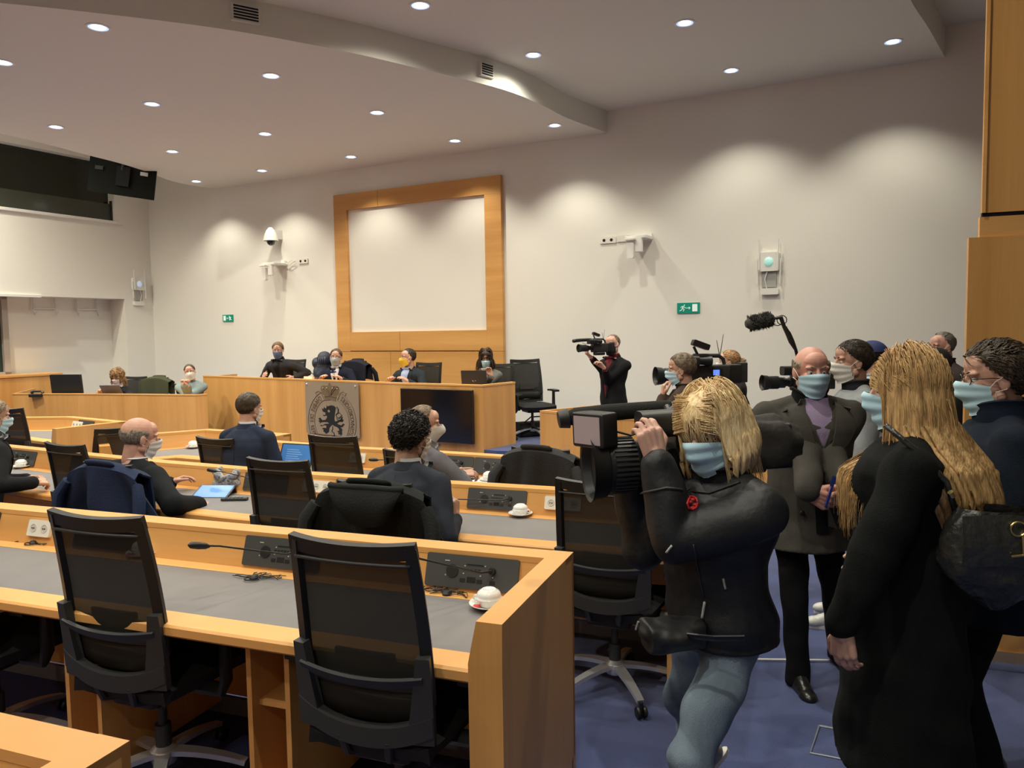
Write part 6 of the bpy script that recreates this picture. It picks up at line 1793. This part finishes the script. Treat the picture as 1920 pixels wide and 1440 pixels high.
# ------------------------------------------------------------------ things on the desks
def cup_set(fm, label, rz=0.0, down=True):
    t = thing('cup_and_saucer', label, 'cup')
    R = fm @ Matrix.Rotation(rz, 4, 'Z')
    MB().lathe([(0.0, 0.002), (0.030, 0.002), (0.034, 0.0), (0.04, 0.004), (0.066, 0.014), (0.074, 0.020), (0.073, 0.022), (0.062, 0.016), (0.035, 0.008), (0.0, 0.008)], 36, R, close=False).build('saucer', M['porcelain'], t, smooth=True)
    # cup upside down: rim on the saucer, foot on top
    MB().lathe([(0.036, 0.010), (0.040, 0.014), (0.047, 0.034), (0.0495, 0.037), (0.0485, 0.040), (0.0455, 0.041), (0.0455, 0.048), (0.0425, 0.057), (0.036, 0.064), (0.028, 0.068), (0.026, 0.0705), (0.022, 0.0705), (0.021, 0.068), (0.0, 0.068)], 36, R, close=False).build('cup', M['porcelain'], t, smooth=True)
    MB().tube([R @ V(q) for q in ((-0.040, 0, 0.024), (-0.055, 0, 0.021), (-0.062, 0, 0.030), (-0.055, 0, 0.040), (-0.040, 0, 0.043))], 0.0042, 8).build('handle', M['porcelain'], t, smooth=True)
    MB().box((-0.050, -0.052, 0.014), (-0.028, -0.030, 0.021), R @ Matrix.Rotation(0.2, 4, 'Z')).build('wrapped_sweet', M['red'], t)
    return t
def on(row, u, v): return row.on_desk(u, v)[0]
cup_set(on(r4, 917, 1139), 'white cup upside down on its saucer beside the nearest end panel')
cup_set(on(r4, -14, 1008), 'white saucer with red wrapper cut by the left photo edge on the nearest desk')
cup_set(on(r4, 268, 1042), 'white cup and saucer mostly hidden behind the left empty chair of the nearest desk')
cup_set(on(r3, 976, 967), 'white cup upside down on its saucer right of the curly haired man', PI)
cup_set(on(r2, 917, 902), 'white cup upside down on its saucer beside the grey suited man', PI)
cup_set(on(r3, 40, 877), 'white cup upside down by the folded hands of the man at the left edge', PI)
cup_set(r1b.frame(1, 0.12, 0.32, r1b.D), 'white cup at the far desk left of the young suited man')
def earphone(fm, label, seed=0, big=True):
    """wired earpiece with its tangled cable"""
    t = thing('earphone', label, 'earphone')
    rnd = random.Random(seed)
    mb = MB()
    for k in range(4):
        p = [V((rnd.uniform(-0.12, 0.12), rnd.uniform(-0.03, 0.04), 0.003)) for _ in range(5)]
        q = []
        for i in range(len(p) - 1):
            for j in range(5): q.append(p[i].lerp(p[i + 1], j / 5) + V((0.012 * math.sin(i * 2 + j), 0.012 * math.cos(i + j * 1.4), 0.006 * abs(math.sin(j + i)))))
        mb.tube([fm @ a for a in q], 0.0016, 5)
    mb.build('cable', M['dark'], t)
    mb = MB(); mb.lathe([(0.0, 0.0), (0.018, 0.0), (0.020, 0.008), (0.014, 0.016), (0.0, 0.018)], 16, fm @ Matrix.Translation((0, -0.02, 0)))
    if big: mb.tube([fm @ V((0.032 * math.cos(a), -0.035 + 0.022 * math.sin(a), 0.006)) for a in [2 * PI * k / 16 for k in range(17)]], 0.003, 5)
    mb.build('earpiece', M['dark'], t, smooth='auto')
earphone(on(r4, 482, 1083), 'black wired earpiece with tangled cable below the middle control panel', 2)
earphone(on(r4, 70, 1018), 'black wired earpiece below the ivory socket on the nearest desk', 5)
earphone(on(r4, 842, 1112), 'thin black earphone cable looped below the control panel beside the cup', 9, False)
earphone(on(r2, 868, 899), 'black wired earpiece by the hand of the grey suited man', 4)
def sheet(fm, w, h, label, name='paper_sheet', rz=0.0, n=3):
    t = thing(name, label, 'paper')
    for k in range(n):
        R = fm @ Matrix.Rotation(rz + 0.06 * k, 4, 'Z')
        MB().slab(lambda u, v: V(((u - .5) * w, (v - .5) * h, 0.002 + 0.0015 * k + 0.004 * u * v)), 3, 3, 0.0008).build('sheet', M['paper'], t, mtx=R)
sheet(on(r3, 808, 995), 0.21, 0.30, 'white papers under the arm of the curly haired man', rz=0.2)
sheet(on(r2, 893, 908), 0.21, 0.26, 'white paper in front of the grey suited man', rz=-0.3)
sheet(on(r2, 590, 890), 0.15, 0.21, 'white paper beside the open laptop', rz=0.1)
def flat_phone(fm, label, w=0.07, h=0.145, rz=0.0, m_='dark'):
    t = thing('mobile_phone', label, 'phone'); R = fm @ Matrix.Rotation(rz, 4, 'Z')
    MB().rbox((-w / 2, -h / 2, 0.0), (w / 2, h / 2, 0.009), 0.01, 3, R).build('case', M[m_], t)
    MB().rbox((-w / 2 + 0.004, -h / 2 + 0.008, 0.009), (w / 2 - 0.004, h / 2 - 0.008, 0.0098), 0.006, 3, R).build('screen', M['hole'], t)
flat_phone(on(r2, 903, 912), 'black phone lying beside the cup of the grey suited man', rz=-0.5)
def remote(fm, label, rz):
    t = thing('remote_control', label, 'remote'); R = fm @ Matrix.Rotation(rz, 4, 'Z')
    MB().rbox((-0.022, -0.09, 0.0), (0.022, 0.09, 0.018), 0.01, 3, R).build('case', M['dark2'], t, bevel=0.003)
    for k in range(5):
        MB().box((-0.012, -0.06 + 0.026 * k, 0.018), (0.012, -0.046 + 0.026 * k, 0.0205), R).build('key', M['dark'], t)
remote(on(r3, 440, 938), 'dark remote shaped device on the desk right of the blue tablet', -1.15)
t = thing('tablet', 'tablet with bright blue screen in a black cover before the bald seated man', 'tablet')
R = on(r3, 402, 928) @ Matrix.Rotation(0.35, 4, 'Z') @ Matrix.Rotation(0.32, 4, 'X')
MB().rbox((-0.13, -0.09, 0.02), (0.13, 0.09, 0.030), 0.01, 3, R).build('body', M['dark'], t)
MB().box((-0.118, -0.08, 0.0302), (0.118, 0.08, 0.0312), R).build('screen', mat('tablet_blue', (0.05, 0.15, 0.6), 0.3, emit=(0.06, 0.19, 0.72), strength=1.0), t)
MB().box((-0.13, 0.06, -0.03), (0.13, 0.075, 0.022), R).build('stand', M['dark'], t)
# rolled patterned scarf
t = thing('scarf', 'grey and white patterned scarf bundled on the desk under the microphone', 'scarf')
R = on(r3, 424, 918) @ Matrix.Translation((0, 0.03, 0.045))
mb = MB()
for k in range(9):
    rr_ = random.Random(k); q = []
    for j in range(9):
        a = j / 8 * PI * 1.6 + k
        q.append(R @ V((0.13 * math.cos(a) * (0.6 + 0.4 * rr_.random()), 0.055 * math.sin(a), 0.028 * math.sin(a * 2 + k) + 0.012 * k - 0.035)))
    mb.tube(q, [0.012] + [0.026] * 7 + [0.012], 9)
m_ = mat('scarf_cloth', (0.42, 0.42, 0.42), 0.9, noise_scale=55, noise_amt=0.5, col2=(0.045, 0.06, 0.10), bump=0.6, bump_scale=150, stretch=(1, 3, 1))
mb.build('folds', m_, t, smooth='auto')
# laptops
def laptop(fm, label, screen, w=0.33, d=0.23, rz=0.0, back=False, tilt=1.9, shell='dark2'):
    t = thing('laptop', label, 'laptop'); R = fm @ Matrix.Rotation(rz, 4, 'Z')
    MB().rbox((-w / 2, -d, 0.0), (w / 2, 0, 0.016), 0.01, 3, R).build('base', mat('laptop_silver', (0.45, 0.45, 0.46), 0.35, 0.6) if shell == 'alu' else M['dark2'], t)
    MB().box((-w / 2 + 0.02, -d + 0.09, 0.016), (w / 2 - 0.02, -0.02, 0.0175), R).build('keyboard', M['dark'], t)
    S = R @ Matrix.Translation((0, 0, 0.014)) @ Matrix.Rotation(tilt - PI / 2, 4, 'X').inverted()
    MB().rbox((-w / 2, 0.0, 0.0), (w / 2, 0.007, 0.225), 0.01, 3, S, axis=1).build('lid', M[shell if shell != 'alu' else 'dark2'], t)
    MB().box((-w / 2 + 0.012, -0.0012, 0.022), (w / 2 - 0.012, 0.0, 0.215), S).build('screen', screen, t)
    return t, S
scr = mat('laptop_blue_page', (0.03, 0.09, 0.2), 0.3, emit=(0.035, 0.12, 0.30), strength=1.0)
lt, S = laptop(on(r2, 549, 886), 'open laptop with dark blue page on screen beside the young man', scr, rz=0.1, shell='alu', tilt=1.95)
for k in range(6):
    MB().box((-0.10, -0.0018, 0.17 - 0.018 * k), (0.02 + 0.02 * (k % 3), -0.001, 0.175 - 0.018 * k), S).build('page_line', mat('page_text', (0.2, 0.3, 0.45), 0.4, emit=(0.10, 0.2, 0.36), strength=0.8) if k == 0 else bpy.data.materials['page_text'], lt)
off = mat('screen_off', (0.006, 0.006, 0.007), 0.15, spec=0.7)
n1 = hd.nrm(2); 
def world_frame(p, rz):
    return Matrix.Translation(V(p)) @ Matrix.Rotation(rz, 4, 'Z')
p = at(890, 715, 9.85); laptop(world_frame((p.x, p.y, DZ + 0.725), D2(165)), 'black laptop lid before the woman in the grey jacket on the dais', off, w=0.34, tilt=1.75)
p = at(1142, 760, 8.15); laptop(world_frame((p.x, p.y, 0.78), D2(175)), 'black laptop seen from behind on the side desk in front of the far cameraman', off, w=0.37, tilt=1.7)
p = at(213, 733, 11.85); laptop(world_frame((p.x, p.y, 0.95), D2(185)), 'grey brown laptop lid in front of the curly haired woman', off, w=0.29, tilt=2.3, shell='kick')
# monitor and telephone on the low dais
t = thing('monitor', 'black monitor seen from behind on the low dais at the left', 'monitor')
p = at(127, 726, 12.0); R = world_frame((p.x, p.y, 0.95), D2(172))
MB().rbox((-0.26, -0.02, 0.04), (0.26, 0.02, 0.34), 0.012, 3, R @ Matrix.Rotation(-0.1, 4, 'X'), axis=1).build('casing', M['dark'], t)
MB().box((-0.06, -0.045, 0.24), (0.06, -0.018, 0.27), R).build('vent_ridge', M['hole'], t)
MB().box((-0.03, 0.0, 0.0), (0.03, 0.03, 0.15), R).build('stand', M['dark'], t)
MB().rbox((-0.11, -0.06, 0.0), (0.11, 0.09, 0.012), 0.03, 3, R).build('foot', M['dark'], t)
t = thing('telephone', 'black desk telephone beside the monitor on the low dais', 'telephone')
p = at(70, 736, 11.95); R = world_frame((p.x, p.y, 0.95), D2(180))
MB().rbox((-0.10, -0.08, 0.0), (0.10, 0.08, 0.05), 0.02, 3, R).build('base', M['dark'], t, bevel=0.006)
MB().tube([R @ V(q) for q in ((-0.09, 0, 0.06), (-0.06, 0, 0.085), (0.06, 0, 0.085), (0.09, 0, 0.06))], [0.024, 0.016, 0.016, 0.024], 10).build('handset', M['dark'], t)
# bag and folders on the dais, coat heap on the second chair
t = thing('handbag', 'small brown handbag with curved handle standing on the dais', 'bag')
p = at(583, 702, 11.45); R = world_frame((p.x, p.y, DZ + 0.72), D2(150))
MB().rbox((-0.11, -0.04, 0.0), (0.11, 0.04, 0.09), 0.02, 3, R, axis=1).build('pouch', mat('brown_leather', (0.12, 0.04, 0.02), 0.5), t)
MB().tube([R @ V((0.07 * math.cos(a), 0, 0.09 + 0.07 * math.sin(a))) for a in [PI * k / 10 for k in range(11)]], 0.007, 6).build('handle', M['dark'], t)
t = thing('document_folder', 'cream coloured folder standing on the dais edge above the crest plate', 'folder')
p = at(578, 707, 11.30); R = world_frame((p.x, p.y, DZ + 0.72), D2(142))
MB().box((-0.10, -0.02, 0.0), (0.10, 0.02, 0.115), R @ Matrix.Rotation(0.15, 4, 'X')).build('cover', mat('cream_card', (0.75, 0.68, 0.50), 0.7), t)
t = thing('coat', 'dark blue quilted coat piled up left of the grey masked man', 'coat')
ct = at(606, 690, 11.7); mb = MB()
dm = mat('dark_blue_nylon', (0.012, 0.016, 0.035), 0.5, bump=0.4, bump_scale=25)
mb.ball(ct + V((0.0, 0, -0.10)), (0.15, 0.14, 0.25), 20); mb.ball(ct + V((0.02, 0, 0.12)), (0.12, 0.12, 0.13), 20); mb.ball(ct + V((-0.10, 0, 0.08)), (0.07, 0.1, 0.09), 14); mb.ball(ct + V((0, 0, -0.4)), (0.17, 0.15, 0.22), 16)
co, nm_, fs = remesh(mb, 0.012, 3); co = folds(co, nm_, 0.010, 3); np_mesh('shell', [(co, fs)], dm, t)
for k in range(4):
    a_ = ct + V((-0.03 + 0.028 * k, -0.135, 0.10)); MB().tube([a_ + V((-0.01, 0, -0.05)), a_ + V((0.012, -0.01, 0.07))], 0.008, 6).build('quilt_rib', mat('quilt_sheen', (0.05, 0.055, 0.10), 0.35) if k == 0 else bpy.data.materials['quilt_sheen'], t, smooth=True)
MB().box((-0.12, -0.12, 0.0), (0.12, 0.12, 0.02), world_frame((ct.x, ct.y, DZ + 0.001), 0)).build('hem', dm, t)
# equipment bags and a light stand by the wall behind the dais
t = thing('equipment_bag', 'black equipment bag with straps on the platform beside the free chair', 'bag')
p = at(1000, 812, 10.6); R = world_frame((p.x, p.y, DZ), D2(20))
MB().rbox((-0.24, -0.12, 0.0), (0.24, 0.12, 0.20), 0.05, 4, R, axis=0).build('case', mat('bag_cordura', (0.014, 0.014, 0.015), 0.8, bump=0.5, bump_scale=150), t, smooth='auto')
MB().tube([R @ V(q) for q in ((-0.15, -0.05, 0.2), (-0.05, -0.05, 0.27), (0.08, -0.05, 0.27), (0.16, -0.05, 0.2))], 0.010, 6).build('carry_strap', M['dark'], t)
t = thing('folded_tripod', 'folded black tripod lying across the equipment bag', 'tripod')
MB().tube([at(978, 796, 10.7), at(1012, 806, 10.3)], [0.03, 0.018], 8).build('legs', M['dark'], t)
MB().ball(at(980, 796, 10.7), 0.045, 10).build('head', M['dark2'], t)
# emblem and zips on the camerawoman's jacket, laid on the cloth surface
def surface_probe(P_, nm):
    ob = [c for c in P_['root'].children if c.name.split('.')[0] == nm][0]
    bpy.context.view_layer.update()
    mwd = ob.matrix_world
    bv = BVHTree.FromPolygons([mwd @ v.co for v in ob.data.vertices], [tuple(p.vertices) for p in ob.data.polygons])
    def f(u, v):
        d = (cam_f + cam_x * ((u - 960) / FPX) - cam_u * ((v - 720) / FPX)).normalized()
        h_ = bv.ray_cast(CAM, d)
        return (h_[0], h_[1] if h_[1].dot(d) < 0 else -h_[1]) if h_[0] else (None, None)
    return f, mwd.inverted()
sf, inv_ = surface_probe(CW, 'outdoor_jacket')
def line_on(pts, r, off=0.003):
    out = []
    for i in range(len(pts) - 1):
        for k in range(6):
            u = pts[i][0] + (pts[i + 1][0] - pts[i][0]) * k / 6; v = pts[i][1] + (pts[i + 1][1] - pts[i][1]) * k / 6
            a_, n_ = sf(u, v)
            if a_: out.append(a_ + n_ * off)
    return out
def sew(pts, r, m_, nm):
    q = line_on(pts, r)
    if len(q) > 2: MB().tube(q, r, 6).build(nm, m_, CW['root'], smooth=True, mtx=CW['root'].matrix_world.inverted())
bpy.context.view_layer.update()
em = [(1298 + 11 * math.cos(a_), 944 + 13 * math.sin(a_)) for a_ in [2 * PI * k / 8 for k in range(9)]]
sew(em, 0.0035, M['red'], 'sleeve_emblem_ring')
for u0, v0 in ((1298, 944), (1292, 941), (1304, 947), (1297, 952), (1299, 937)):
    a_, n_ = sf(u0, v0)
    if a_: MB().ball(a_ + n_ * 0.001, (0.011, 0.011, 0.006) if u0 != 1298 else (0.009, 0.010, 0.010), 8).build('sleeve_emblem', M['red'] if u0 != 1298 else M['dark2'], CW['root'], smooth=True, mtx=CW['root'].matrix_world.inverted())
zip_m = mat('zip_pull', (0.5, 0.5, 0.48), 0.4)
sew([(1300, 1020), (1310, 1070), (1322, 1130)], 0.0022, M['dark2'], 'zip')
sew([(1322, 1128), (1316, 1165)], 0.0045, zip_m, 'zip_pull')
sew([(1356, 1084), (1361, 1108)], 0.004, zip_m, 'zip_pull')
sew([(1250, 1035), (1262, 1020)], 0.004, zip_m, 'zip_pull')
sew([(1200, 925), (1250, 915), (1330, 925), (1400, 900)], 0.004, M['dark2'], 'seam')
